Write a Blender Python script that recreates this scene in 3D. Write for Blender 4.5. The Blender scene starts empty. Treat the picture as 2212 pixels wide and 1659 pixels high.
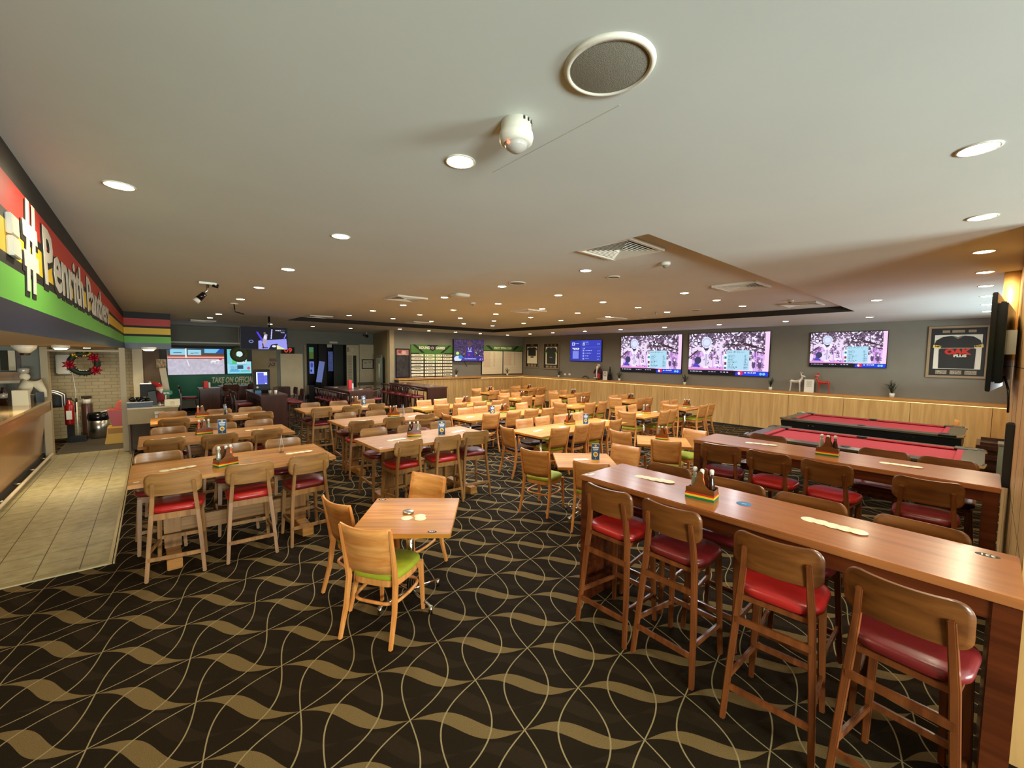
import bpy, bmesh, math, random
import numpy as np
from mathutils import Vector, Matrix
random.seed(7); rng = np.random.default_rng(5)
PI = math.pi
SC = bpy.context.scene
C = SC.collection
# ------------------------------------------------------------------ camera
F, YAW, PIT, ROL, H = 894.534051, 0.715417170, -0.0661795138, 0.0111176911, 2.1
def _rot(yaw, pitch, roll):
    f = np.array([math.sin(yaw)*math.cos(pitch), math.cos(yaw)*math.cos(pitch), math.sin(pitch)])
    r = np.array([math.cos(yaw), -math.sin(yaw), 0.]); u = np.cross(r, f)
    r2 = r*math.cos(roll)+u*math.sin(roll); u2 = -r*math.sin(roll)+u*math.cos(roll)
    return np.array([r2, -u2, f])
RM = _rot(YAW, PIT, ROL)
cam_d = bpy.data.cameras.new('camera'); cam = bpy.data.objects.new('camera', cam_d); C.objects.link(cam)
cam_d.sensor_fit = 'HORIZONTAL'; cam_d.sensor_width = 36.0; cam_d.lens = F*36.0/2212.0
cam_d.clip_start = .03; cam_d.clip_end = 100
m = Matrix.Identity(4)
for i in range(3):
    m[i][0] = RM[0][i]; m[i][1] = -RM[1][i]; m[i][2] = -RM[2][i]
m[0][3], m[1][3], m[2][3] = 0, 0, H
cam.matrix_world = m
SC.camera = cam
def ray(x, y): return RM.T @ np.array([(x-1106)/F, (y-829.5)/F, 1.])
def pz(x, y, z): d = ray(x, y); t = (z-H)/d[2]; return (float(d[0]*t), float(d[1]*t))
def px(x, y, X): d = ray(x, y); t = X/d[0]; return (float(d[1]*t), float(H+d[2]*t))
def py(x, y, Y): d = ray(x, y); t = Y/d[1]; return (float(d[0]*t), float(H+d[2]*t))
# ------------------------------------------------------------------ world, exposure
W = bpy.data.worlds.new('world'); SC.world = W; W.use_nodes = True
W.node_tree.nodes['Background'].inputs[0].default_value = (.75, .8, .85, 1)
W.node_tree.nodes['Background'].inputs[1].default_value = .25
vs = SC.view_settings
vs.view_transform = 'Standard'; vs.look = 'None'; vs.gamma = 1; vs.exposure = -0.05; vs.use_curve_mapping = False
SC.cycles.use_denoising = True; SC.cycles.adaptive_threshold = .02
SC.cycles.max_bounces = 7; SC.cycles.diffuse_bounces = 5; SC.cycles.glossy_bounces = 3
SC.cycles.transmission_bounces = 4; SC.cycles.transparent_max_bounces = 4
SC.cycles.caustics_reflective = False; SC.cycles.caustics_refractive = False
SC.cycles.sample_clamp_indirect = 4.0
# daylight through the two rear windows, then an added source at far right
def area(name, loc, rot, sx, sy, power, col):
    l = bpy.data.lights.new(name, 'AREA'); l.shape = 'RECTANGLE'; l.size = sx; l.size_y = sy
    l.energy = power; l.color = col
    o = bpy.data.objects.new(name, l); o.location = loc; o.rotation_euler = rot; C.objects.link(o); return o
DAY = (.86, .97, .95)
area('window_daylight', (5.3, -5.7, 1.38), (math.radians(90+14), 0, math.radians(14)), 2.3, 1.2, 560, DAY)
area('window_daylight', (-.25, -5.7, 1.38), (math.radians(90+14), 0, math.radians(-14)), 2.2, 1.2, 680, DAY)
area('window_daylight', (10.5, -.62, 2.15), (math.radians(90+12), 0, 0), 4.4, 1.2, 95, (.74, .92, 1.0))  # added source outside the extra window, for the bluish soffit at right
SPOT_W, SPOT_COL, SPOT_COL2 = 42.0, (1.0, .86, .62), (.84, .94, 1.06)
# ------------------------------------------------------------------ material helpers
def lin(c): return tuple(((v/255)/12.92 if v/255 <= .04045 else ((v/255+.055)/1.055)**2.4) for v in c)
def mat(name, col, rough=.5, metal=0, emit=0, coat=0, spec=.5, srgb=True, noise=0, nscale=30, bump=0, trans=0, alpha=1):
    M = bpy.data.materials.new(name); M.use_nodes = True; nt = M.node_tree; b = nt.nodes['Principled BSDF']
    c = lin(col) if srgb else col
    b.inputs['Base Color'].default_value = (*c, 1); b.inputs['Roughness'].default_value = rough
    b.inputs['Metallic'].default_value = metal; b.inputs['Specular IOR Level'].default_value = spec
    if coat: b.inputs['Coat Weight'].default_value = coat; b.inputs['Coat Roughness'].default_value = .12
    if emit: b.inputs['Emission Color'].default_value = (*c, 1); b.inputs['Emission Strength'].default_value = emit
    if trans: b.inputs['Transmission Weight'].default_value = trans
    if noise or bump:
        tc = nt.nodes.new('ShaderNodeTexCoord'); n = nt.nodes.new('ShaderNodeTexNoise')
        n.inputs['Scale'].default_value = nscale; n.inputs['Detail'].default_value = 4
        nt.links.new(tc.outputs['Object'], n.inputs['Vector'])
        if noise:
            r = nt.nodes.new('ShaderNodeValToRGB')
            r.color_ramp.elements[0].position = .3; r.color_ramp.elements[1].position = .7
            r.color_ramp.elements[0].color = (*[v*(1-noise) for v in c], 1); r.color_ramp.elements[1].color = (*[min(1, v*(1+noise)) for v in c], 1)
            nt.links.new(n.outputs['Fac'], r.inputs[0]); nt.links.new(r.outputs[0], b.inputs['Base Color'])
        if bump:
            bp = nt.nodes.new('ShaderNodeBump'); bp.inputs['Strength'].default_value = bump; bp.inputs['Distance'].default_value = .01
            nt.links.new(n.outputs['Fac'], bp.inputs['Height']); nt.links.new(bp.outputs[0], b.inputs['Normal'])
    return M
class E_:                                  # tiny expression builder for math nodes
    def __init__(s, nt, v): s.nt, s.v = nt, v
    def op(s, o, *a):
        n = s.nt.nodes.new('ShaderNodeMath'); n.operation = o
        for i, q in enumerate((s,)+a):
            q = q.v if isinstance(q, E_) else q
            if isinstance(q, (int, float)): n.inputs[i].default_value = q
            else: s.nt.links.new(q, n.inputs[i])
        return E_(s.nt, n.outputs[0])
    def __add__(s, o): return s.op('ADD', o)
    def __sub__(s, o): return s.op('SUBTRACT', o)
    def __mul__(s, o): return s.op('MULTIPLY', o)
    def __truediv__(s, o): return s.op('DIVIDE', o)
    def sin(s): return s.op('SINE')
    def abs(s): return s.op('ABSOLUTE')
    def rnd(s): return s.op('ROUND')
    def floor(s): return s.op('FLOOR')
    def lt(s, o): return s.op('LESS_THAN', o)
def mixrgb(nt, fac, a, b):
    n = nt.nodes.new('ShaderNodeMix'); n.data_type = 'RGBA'
    for sock, q in ((n.inputs[0], fac), (n.inputs[6], a), (n.inputs[7], b)):
        q = q.v if isinstance(q, E_) else q
        if isinstance(q, tuple): sock.default_value = (*q, 1)
        elif isinstance(q, (int, float)): sock.default_value = q
        else: nt.links.new(q, sock)
    return n.outputs[2]
def objxyz(nt):
    tc = nt.nodes.new('ShaderNodeTexCoord'); s = nt.nodes.new('ShaderNodeSeparateXYZ')
    nt.links.new(tc.outputs['Object'], s.inputs[0]); return tc, [E_(nt, s.outputs[i]) for i in range(3)]
def wood(name, dark, light, axis=0, rough=.35, coat=.3, scale=1.0, plank=0, pvar=.25, paxis=1, spec=.5):
    M = bpy.data.materials.new(name); M.use_nodes = True; nt = M.node_tree; b = nt.nodes['Principled BSDF']
    tc, xyz = objxyz(nt); mp = nt.nodes.new('ShaderNodeMapping')
    sc = [22*scale]*3; sc[axis] = 1.6*scale; mp.inputs['Scale'].default_value = sc
    nt.links.new(tc.outputs['Object'], mp.inputs[0])
    oi = nt.nodes.new('ShaderNodeObjectInfo')
    n = nt.nodes.new('ShaderNodeTexNoise'); n.noise_dimensions = '4D'; n.inputs['Scale'].default_value = 1; n.inputs['Detail'].default_value = 5
    n.inputs['Distortion'].default_value = .6
    nt.links.new(mp.outputs[0], n.inputs['Vector'])
    wv = E_(nt, oi.outputs['Random'])*20.
    r = nt.nodes.new('ShaderNodeValToRGB'); r.color_ramp.elements[0].position = .32; r.color_ramp.elements[1].position = .68
    r.color_ramp.elements[0].color = (*lin(dark), 1); r.color_ramp.elements[1].color = (*lin(light), 1)
    nt.links.new(n.outputs['Fac'], r.inputs[0]); out = r.outputs[0]
    if plank:
        k = (xyz[paxis]/plank).floor(); wn = nt.nodes.new('ShaderNodeTexWhiteNoise'); wn.noise_dimensions = '1D'
        nt.links.new((k+.5).v, wn.inputs['W']); nt.links.new((wv+k*3.1).v, n.inputs['W'])
        f = E_(nt, wn.outputs['Value'])*(2*pvar)+(1-pvar)
        hs = nt.nodes.new('ShaderNodeHueSaturation'); nt.links.new(f.v, hs.inputs['Value']); nt.links.new(out, hs.inputs['Color']); out = hs.outputs[0]
    else: nt.links.new(wv.v, n.inputs['W'])
    nt.links.new(out, b.inputs['Base Color']); b.inputs['Roughness'].default_value = rough; b.inputs['Specular IOR Level'].default_value = spec
    if coat: b.inputs['Coat Weight'].default_value = coat; b.inputs['Coat Roughness'].default_value = .18
    bp = nt.nodes.new('ShaderNodeBump'); bp.inputs['Strength'].default_value = .12; bp.inputs['Distance'].default_value = .004
    nt.links.new(n.outputs['Fac'], bp.inputs['Height']); nt.links.new(bp.outputs[0], b.inputs['Normal'])
    return M
MT = {}
def setup_materials():
    d = MT
    d['ceil'] = mat('ceiling_paint', (214, 218, 211), .8, noise=.03, nscale=1.2)
    d['soffit_tan'] = mat('soffit_paint', (206, 184, 142), .7)
    d['grey'] = mat('grey_wall_paint', (124, 120, 108), .8, noise=.04, nscale=3)
    d['greyd'] = mat('dark_grey_wall_paint', (132, 134, 124), .8, noise=.04, nscale=3)
    d['beige'] = mat('beige_wall_paint', (172, 156, 122), .8, noise=.05, nscale=4)
    d['cream'] = mat('cream_wall_paint', (226, 212, 178), .7, noise=.04, nscale=4)
    d['brownp'] = mat('brown_wall_paint', (112, 92, 72), .8)
    d['black'] = mat('black_paint', (26, 25, 22), .6)
    d['blackg'] = mat('black_gloss_plastic', (12, 12, 13), .2)
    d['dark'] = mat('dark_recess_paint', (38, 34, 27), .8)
    d['white'] = mat('white_plastic', (228, 224, 208), .4)
    d['chrome'] = mat('chrome', (225, 222, 214), .12, 1)
    d['steel'] = mat('brushed_steel', (190, 185, 172), .3, 1)
    d['bstone'] = mat('red_stripe', (196, 52, 40), .5)
    d['ystone'] = mat('yellow_stripe', (240, 200, 40), .5)
    d['gstone'] = mat('green_stripe', (110, 190, 76), .5)
    d['blue_under'] = mat('blue_black_stripe', (40, 44, 66), .35)
    d['red_vinyl'] = mat('red_vinyl', (170, 34, 30), .32, bump=.05, nscale=60)
    d['dred_vinyl'] = mat('dark_red_vinyl', (112, 30, 30), .3, bump=.05, nscale=60)
    d['green_fab'] = mat('green_seat_fabric', (160, 168, 30), .75, noise=.12, nscale=12)
    d['black_vinyl'] = mat('black_seat_vinyl', (26, 26, 30), .35)
    d['honey'] = wood('honey_beech_wood', (204, 124, 54), (234, 164, 90), 2, .4, .25)
    d['honeyx'] = wood('honey_beech_plywood', (202, 126, 58), (232, 166, 92), 0, .4, .25)
    d['oak'] = wood('mid_oak_wood', (128, 86, 42), (168, 120, 64), 2, .45, .15)
    d['oakx'] = wood('mid_oak_plywood', (128, 88, 44), (168, 122, 66), 0, .42, .2)
    d['wal'] = wood('walnut_stained_wood', (92, 46, 20), (134, 74, 34), 2, .35, .3)
    d['walx'] = wood('walnut_stained_plywood', (92, 50, 18), (130, 78, 32), 0, .35, .3)
    d['dk'] = wood('dark_stained_wood', (46, 22, 14), (74, 38, 24), 2, .3, .35)
    d['dkx'] = wood('dark_stained_board', (60, 32, 24), (88, 50, 38), 1, .3, .4)
    d['table_oak'] = wood('oak_table_boards', (160, 104, 46), (200, 144, 76), 0, .38, .08, plank=.15, pvar=.1, spec=.3)
    d['table_block'] = wood('butcher_block_boards', (184, 114, 36), (216, 152, 62), 0, .42, .06, plank=.094, pvar=.2, spec=.22)
    d['table_bar'] = wood('mahogany_bar_boards', (154, 92, 48), (180, 114, 64), 1, .28, .22, scale=.9, spec=.4)
    d['bar_side'] = wood('dark_mahogany_boards', (70, 28, 10), (100, 46, 20), 1, .25, .5)
    d['panel'] = wood('oak_wall_veneer', (192, 146, 82), (222, 178, 112), 2, .45, .1, scale=.55)
    d['shelf'] = wood('oak_shelf_veneer', (186, 130, 66), (206, 150, 84), 1, .4, .15, scale=.5)
    d['counter'] = wood('bar_counter_laminate', (160, 108, 56), (184, 130, 74), 1, .22, .5, scale=.4)
    d['coaster'] = mat('cream_pulp_board', (250, 240, 206), .8)
    d['pool_red'] = mat('red_pool_cloth', (158, 34, 42), .9, noise=.08, nscale=80)
    d['pool_rail'] = mat('brushed_grey_rail', (120, 112, 92), .28, .75)
    d['pool_body'] = mat('black_laminate', (28, 32, 34), .35)
    d['led'] = mat('warm_led_tape', (1., .82, .35), .5, emit=1.7, srgb=False)
    d['lampface'] = mat('lit_lamp_lens', (1., .78, .42), .5, emit=60., srgb=False)
    d['grille'] = mat('grey_speaker_grille', (140, 136, 122), .7, bump=.3, nscale=300)
    d['vent_dark'] = mat('vent_shadow_metal', (40, 38, 34), .7)
    d['leaf'] = mat('olive_leaf', (52, 62, 40), .6, noise=.3, nscale=40)
    d['red'] = mat('red_plastic', (206, 38, 24), .35)
    d['orange'] = mat('orange_plastic', (232, 92, 28), .4)
    d['yellow'] = mat('yellow_plastic', (240, 180, 20), .35)
    d['glass'] = mat('clear_glass', (235, 240, 235), .05, trans=1.0)
    d['amber'] = mat('chilli_sauce_glass', (190, 84, 30), .12, coat=.6)
    d['darkglass'] = mat('dark_sauce_glass', (44, 22, 14), .1, coat=.6)
    d['paleglass'] = mat('pale_bottle_glass', (150, 150, 128), .1, coat=.8)
    d['tgreen'] = mat('teal_green_panel', (34, 124, 90), .5)
    d['gold'] = mat('frame_timber', (150, 128, 98), .45)
    d['silver'] = mat('silver_plaster', (214, 206, 190), .3, .3)
    d['mirror'] = mat('dark_mirror_glass', (60, 58, 46), .08, .6)
setup_materials()
# ------------------------------------------------------------------ mesh helpers
class MB:
    def __init__(s): s.bm = bmesh.new()
    def box(s, x0, x1, y0, y1, z0, z1, mi=0, M=None):
        vs_ = [s.bm.verts.new(Vector((x, y, z)) if M is None else M @ Vector((x, y, z))) for z in (z0, z1) for y in (y0, y1) for x in (x0, x1)]
        for f in ((0, 2, 3, 1), (4, 5, 7, 6), (0, 1, 5, 4), (2, 6, 7, 3), (0, 4, 6, 2), (1, 3, 7, 5)):
            fc = s.bm.faces.new([vs_[i] for i in f]); fc.material_index = mi
        return s
    def path(s, pts, sz, mi=0, up=(0, 0, 1), caps=True):        # rectangular section along points; sz = [(w,d)] or one pair
        pts = [Vector(p) for p in pts]; n = len(pts); rings = []
        if not isinstance(sz, list): sz = [sz]*n
        for i, p in enumerate(pts):
            t = (pts[min(i+1, n-1)]-pts[max(i-1, 0)]).normalized(); u = Vector(up)
            if abs(t.dot(u)) > .95: u = Vector((0, 1, 0))
            a = t.cross(u).normalized(); b = a.cross(t).normalized(); w, d = sz[i]
            rings.append([s.bm.verts.new(p+a*(sx*w/2)+b*(sy*d/2)) for sx, sy in ((-1, -1), (1, -1), (1, 1), (-1, 1))])
        for r0, r1 in zip(rings, rings[1:]):
            for k in range(4): s.bm.faces.new([r0[k], r0[(k+1) % 4], r1[(k+1) % 4], r1[k]]).material_index = mi
        if caps: s.bm.faces.new(rings[0][::-1]).material_index = mi; s.bm.faces.new(rings[-1]).material_index = mi
        return s
    def tube(s, pts, r, mi=0, n=10, closed=False, caps=True):
        pts = [Vector(p) for p in pts]; N = len(pts); rs = r if isinstance(r, list) else [r]*N; rings = []; a0 = None
        for i, p in enumerate(pts):
            if closed: t = (pts[(i+1) % N]-pts[i-1]).normalized()
            else: t = (pts[min(i+1, N-1)]-pts[max(i-1, 0)]).normalized()
            if a0 is None:
                u = Vector((0, 0, 1)) if abs(t.z) < .9 else Vector((0, 1, 0)); a0 = t.cross(u).normalized()
            a = (a0-t*a0.dot(t)).normalized(); b = t.cross(a); a0 = a
            rings.append([s.bm.verts.new(p+(a*math.cos(2*PI*k/n)+b*math.sin(2*PI*k/n))*rs[i]) for k in range(n)])
        prs = list(zip(rings, rings[1:]))+([(rings[-1], rings[0])] if closed else [])
        for r0, r1 in prs:
            for k in range(n):
                f = s.bm.faces.new([r0[k], r0[(k+1) % n], r1[(k+1) % n], r1[k]]); f.material_index = mi; f.smooth = True
        if caps and not closed: s.bm.faces.new(rings[0][::-1]).material_index = mi; s.bm.faces.new(rings[-1]).material_index = mi
        return s
    def lathe(s, prof, c=(0, 0, 0), n=20, mi=0, sx=1, sy=1):
        rings = []
        for r, z in prof:
            rings.append([s.bm.verts.new((c[0]+sx*max(r, 1e-4)*math.cos(2*PI*k/n), c[1]+sy*max(r, 1e-4)*math.sin(2*PI*k/n), c[2]+z)) for k in range(n)])
        for r0, r1 in zip(rings, rings[1:]):
            for k in range(n):
                f = s.bm.faces.new([r0[k], r0[(k+1) % n], r1[(k+1) % n], r1[k]]); f.material_index = mi; f.smooth = True
        s.bm.faces.new(rings[0][::-1]).material_index = mi; s.bm.faces.new(rings[-1]).material_index = mi
        return s
    def ball(s, c, r, mi=0, n=14, sc=(1, 1, 1)):
        prof = [(r*math.sin(PI*i/8), -r*math.cos(PI*i/8)*sc[2]) for i in range(9)]
        return s.lathe(prof, c, n, mi, sc[0], sc[1])
    def slab(s, outline, levels, mi=0, smooth=True):             # outline [(x,y)], levels [(scale, z)]
        rings = [[s.bm.verts.new((x*k, y*k, z)) for x, y in outline] for k, z in levels]; n = len(outline)
        for r0, r1 in zip(rings, rings[1:]):
            for k in range(n):
                f = s.bm.faces.new([r0[k], r0[(k+1) % n], r1[(k+1) % n], r1[k]]); f.material_index = mi; f.smooth = smooth
        s.bm.faces.new(rings[0][::-1]).material_index = mi; f = s.bm.faces.new(rings[-1]); f.material_index = mi
        return s
    def prism(s, poly, axis, a, b, mi=0):                        # 2-D polygon extruded along an axis
        def P(u, v, w): return {0: (w, u, v), 1: (u, w, v), 2: (u, v, w)}[axis]
        r0 = [s.bm.verts.new(P(u, v, a)) for u, v in poly]; r1 = [s.bm.verts.new(P(u, v, b)) for u, v in poly]; n = len(poly)
        for k in range(n): s.bm.faces.new([r0[k], r0[(k+1) % n], r1[(k+1) % n], r1[k]]).material_index = mi
        s.bm.faces.new(r0[::-1]).material_index = mi; s.bm.faces.new(r1).material_index = mi
        return s
    def sheet(s, fn, nu, nv, th, mi=0):                          # curved sheet with thickness; fn(u,v)->Vector, u,v in 0..1
        g = [[Vector(fn(i/nu, j/nv)) for j in range(nv+1)] for i in range(nu+1)]
        def nr(i, j):
            a = g[min(i+1, nu)][j]-g[max(i-1, 0)][j]; b = g[i][min(j+1, nv)]-g[i][max(j-1, 0)]
            return a.cross(b).normalized()
        A = [[s.bm.verts.new(g[i][j]+nr(i, j)*th/2) for j in range(nv+1)] for i in range(nu+1)]
        B = [[s.bm.verts.new(g[i][j]-nr(i, j)*th/2) for j in range(nv+1)] for i in range(nu+1)]
        for i in range(nu):
            for j in range(nv):
                for q in (([A[i][j], A[i+1][j], A[i+1][j+1], A[i][j+1]]), ([B[i][j+1], B[i+1][j+1], B[i+1][j], B[i][j]])):
                    f = s.bm.faces.new(q); f.smooth = True; f.material_index = mi
        ed = [(i, 0) for i in range(nu)]+[(nu, j) for j in range(nv)]+[(i, nv) for i in range(nu, 0, -1)]+[(0, j) for j in range(nv, 0, -1)]
        for k in range(len(ed)):
            a, b = ed[k], ed[(k+1) % len(ed)]
            s.bm.faces.new([A[a[0]][a[1]], B[a[0]][a[1]], B[b[0]][b[1]], A[b[0]][b[1]]]).material_index = mi
        return s
    def build(s, name, mats, parent=None, bevel=0, loc=None, rz=0, seg=2):
        if bevel:
            s.bm.normal_update()
            es = [e for e in s.bm.edges if len(e.link_faces) == 2 and e.calc_face_angle(0) > .7]
            bmesh.ops.bevel(s.bm, geom=es, offset=bevel, segments=seg, affect='EDGES', clamp_overlap=True)
        bmesh.ops.recalc_face_normals(s.bm, faces=s.bm.faces)
        me = bpy.data.meshes.new(name); s.bm.to_mesh(me); s.bm.free()
        if not isinstance(mats, (list, tuple)): mats = [mats]
        for q in mats: me.materials.append(MT[q] if isinstance(q, str) else q)
        o = bpy.data.objects.new(name, me); C.objects.link(o)
        if parent: o.parent = parent
        if loc is not None: o.location = loc
        o.rotation_euler.z = rz
        return o
def tag(o, label=None, cat=None, group=None, kind=None):
    if label: o['label'] = label
    if cat: o['category'] = cat
    if group: o['group'] = group
    if kind: o['kind'] = kind
    return o
def empty(name, loc=(0, 0, 0), rz=0, label=None, cat=None, group=None):
    o = bpy.data.objects.new(name, None); C.objects.link(o); o.location = loc; o.rotation_euler.z = rz; o.empty_display_size = .1
    return tag(o, label, cat, group)
KIDS = {}
def kids(o):
    return [c for c in o.children]
def dup(o, parent=None, loc=None, rz=None, label=None, group=None, swap=None):
    c = o.copy(); C.objects.link(c)
    if parent: c.parent = parent
    if loc is not None: c.location = loc
    if rz is not None: c.rotation_euler.z = rz
    if label: c['label'] = label
    if group: c['group'] = group
    for ch in kids(o): dup(ch, c)
    return c
def struct(mb, name, mats, **k): o = mb.build(name, mats, **k); o['kind'] = 'structure'; return o
def rrect(w, h, r, n=6, cx=0, cy=0):
    P = []
    for qx, qy, a0 in ((1, 1, 0), (-1, 1, 90), (-1, -1, 180), (1, -1, 270)):
        for i in range(n+1):
            a = math.radians(a0+90*i/n); P.append((cx+qx*(w/2-r)+r*math.cos(a), cy+qy*(h/2-r)+r*math.sin(a)))
    return P
def text(name, s, size, mt, parent=None, loc=(0, 0, 0), rot=(PI/2, 0, 0), ext=.002, ax='CENTER', sx=1.0, shear=0, bold=0):
    cu = bpy.data.curves.new('t', 'FONT'); cu.body = s; cu.size = size; cu.extrude = ext; cu.align_x = ax; cu.align_y = 'CENTER'; cu.shear = shear
    cu.offset = bold; cu.resolution_u = 2
    t = bpy.data.objects.new('t', cu); C.objects.link(t); dg = bpy.context.evaluated_depsgraph_get()
    me = bpy.data.meshes.new_from_object(t.evaluated_get(dg)); bpy.data.objects.remove(t); bpy.data.curves.remove(cu)
    me.name = name; me.materials.clear(); me.materials.append(MT[mt] if isinstance(mt, str) else mt)
    for v in me.vertices: v.co.x *= sx
    o = bpy.data.objects.new(name, me); C.objects.link(o); o.location = loc; o.rotation_euler = rot
    if parent: o.parent = parent
    return o
# picture meshes: a fine grid of coloured cells (screens, posters, framed prints)
def canvas(w, h, col): a = np.zeros((h, w, 3)); a[:] = np.array(col)/255; return a
def crect(a, x0, y0, x1, y1, col):
    h, w, _ = a.shape; a[int(y0*h):max(int(y1*h), int(y0*h)+1), int(x0*w):max(int(x1*w), int(x0*w)+1)] = np.array(col)/255
def cell(a, cx, cy, rx, ry, col, k=1.):
    h, w, _ = a.shape; Y, X = np.mgrid[0:h, 0:w]; m_ = (((X+.5)/w-cx)/rx)**2+(((Y+.5)/h-cy)/ry)**2 < 1
    a[m_] = a[m_]*(1-k)+np.array(col)/255*k
def cline(a, x0, y0, x1, y1, t, col):
    h, w, _ = a.shape; Y, X = np.mgrid[0:h, 0:w]; X = (X+.5)/w; Y = (Y+.5)/h*h/w; y0, y1 = y0*h/w, y1*h/w
    dx, dy = x1-x0, y1-y0; u = np.clip(((X-x0)*dx+(Y-y0)*dy)/(dx*dx+dy*dy+1e-9), 0, 1)
    a[np.hypot(X-x0-u*dx, Y-y0-u*dy) < t] = np.array(col)/255
def cpoly(a, pts, col):
    h, w, _ = a.shape; Y, X = np.mgrid[0:h, 0:w]; X = (X+.5)/w; Y = (Y+.5)/h; ins = np.zeros((h, w), bool)
    for i in range(len(pts)):
        (xa, ya), (xb, yb) = pts[i], pts[i-1]
        if ya == yb: continue
        ins ^= ((ya > Y) != (yb > Y)) & (X < (xb-xa)*(Y-ya)/(yb-ya)+xa)
    a[ins] = np.array(col)/255
def cwords(a, x0, y0, x1, col, hgt=.02, fill=.8):
    x = x0
    while x < x1-.01:
        L = random.uniform(.015, .05)
        for q in np.arange(x, min(x+L, x1), .009): crect(a, q, y0+random.uniform(0, .3)*hgt, q+.006, y0+hgt, col)
        x += L+.015
def cnoise(h, w, s):
    g = rng.random((int(h/s)+3, int(w/s)+3)); Y, X = np.mgrid[0:h, 0:w]/s; i, j = Y.astype(int), X.astype(int); fy, fx = Y-i, X-j
    fy, fx = fy*fy*(3-2*fy), fx*fx*(3-2*fx)
    return g[i, j]*(1-fy)*(1-fx)+g[i+1, j]*fy*(1-fx)+g[i, j+1]*(1-fy)*fx+g[i+1, j+1]*fy*fx
PICM = {}
def picmat(emit):
    if emit in PICM: return PICM[emit]
    M = bpy.data.materials.new('lit_screen_picture' if emit else 'printed_picture'); M.use_nodes = True; nt = M.node_tree; b = nt.nodes['Principled BSDF']
    at = nt.nodes.new('ShaderNodeAttribute'); at.attribute_name = 'Col'
    b.inputs['Roughness'].default_value = .5; b.inputs['Specular IOR Level'].default_value = .15 if emit else .4
    if emit:
        b.inputs['Base Color'].default_value = (.01, .01, .012, 1); nt.links.new(at.outputs['Color'], b.inputs['Emission Color']); b.inputs['Emission Strength'].default_value = emit
    else: nt.links.new(at.outputs['Color'], b.inputs['Base Color'])
    PICM[emit] = M; return M
def picmesh(name, a, w, h, emit=0):                              # in the local XZ plane, facing -Y, centred
    n, mm, _ = a.shape; xs = np.linspace(-w/2, w/2, mm+1); zs = np.linspace(h/2, -h/2, n+1)
    X, Z = np.meshgrid(xs, zs); co = np.stack([X, np.zeros_like(X), Z], -1).reshape(-1, 3)
    I, J = np.mgrid[0:n, 0:mm]; a0 = (I*(mm+1)+J).ravel(); q = np.stack([a0+mm+1, a0+mm+2, a0+1, a0], -1)
    me = bpy.data.meshes.new(name); me.vertices.add(len(co)); me.vertices.foreach_set('co', co.ravel())
    me.loops.add(q.size); me.loops.foreach_set('vertex_index', q.ravel().astype(np.int32)); me.polygons.add(len(q))
    me.polygons.foreach_set('loop_start', np.arange(0, q.size, 4, dtype=np.int32)); me.polygons.foreach_set('loop_total', np.full(len(q), 4, np.int32))
    me.update(); c = a.reshape(-1, 3); c = np.where(c <= .04045, c/12.92, ((c+.055)/1.055)**2.4)
    col = np.ones((q.size, 4), np.float32); col[:, :3] = np.repeat(c, 4, 0)
    me.color_attributes.new('Col', 'FLOAT_COLOR', 'CORNER').data.foreach_set('color', col.ravel())
    me.materials.append(picmat(emit)); return me
def pic(name, me, parent, loc, rz=0):
    o = bpy.data.objects.new(name, me); C.objects.link(o); o.parent = parent; o.location = loc; o.rotation_euler.z = rz; return o
ORD = ['first', 'second', 'third', 'fourth', 'fifth', 'sixth', 'seventh', 'eighth', 'ninth']
#PART2
# ------------------------------------------------------------------ floor
CZ, RZ = 3.08, 3.20                       # ceiling and raised coffer heights
XW, YW, YB = 14.07, 15.4, 19.0
def carpet():
    M = bpy.data.materials.new('patterned_carpet'); M.use_nodes = True; nt = M.node_tree; b = nt.nodes['Principled BSDF']
    tc, (x, y, z) = objxyz(nt)
    a = (x-1.514)/.4625; c = (y-1.600)/.4725; p = a+c; q = a-c
    def band(off, amp, hw):
        pp = p-off; k = pp.rnd(); ph = (q+k+1.)*PI; cs = (ph*.5).op('COSINE').abs().op('POWER', 1.35)
        return ((pp-k)+ph.sin()*amp).abs().lt(cs*hw)
    bd = band(0, .115, .15); bd2 = band(.5, .13, .16)
    q0 = q.rnd(); d = ((q-q0).abs()-((p+q0)*(PI/2)).sin().abs()*.43).abs()
    line = d.lt(.0135)
    n = nt.nodes.new('ShaderNodeTexNoise'); n.inputs['Scale'].default_value = 260; n.inputs['Detail'].default_value = 3
    nt.links.new(tc.outputs['Object'], n.inputs['Vector']); nf = E_(nt, n.outputs['Fac'])
    col = mixrgb(nt, bd2, lin((36, 27, 14)), lin((44, 34, 20)))
    col = mixrgb(nt, bd, col, lin((116, 96, 60))); col = mixrgb(nt, line, col, lin((150, 134, 96)))
    hs = nt.nodes.new('ShaderNodeHueSaturation'); nt.links.new(((nf*1.7)+.15).v, hs.inputs['Value']); nt.links.new(col, hs.inputs['Color'])
    nt.links.new(hs.outputs[0], b.inputs['Base Color']); b.inputs['Roughness'].default_value = .95; b.inputs['Specular IOR Level'].default_value = .1
    bp = nt.nodes.new('ShaderNodeBump'); bp.inputs['Strength'].default_value = .5; bp.inputs['Distance'].default_value = .004
    nt.links.new(n.outputs['Fac'], bp.inputs['Height']); nt.links.new(bp.outputs[0], b.inputs['Normal']); return M
MT['carpet'] = carpet()
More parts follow.
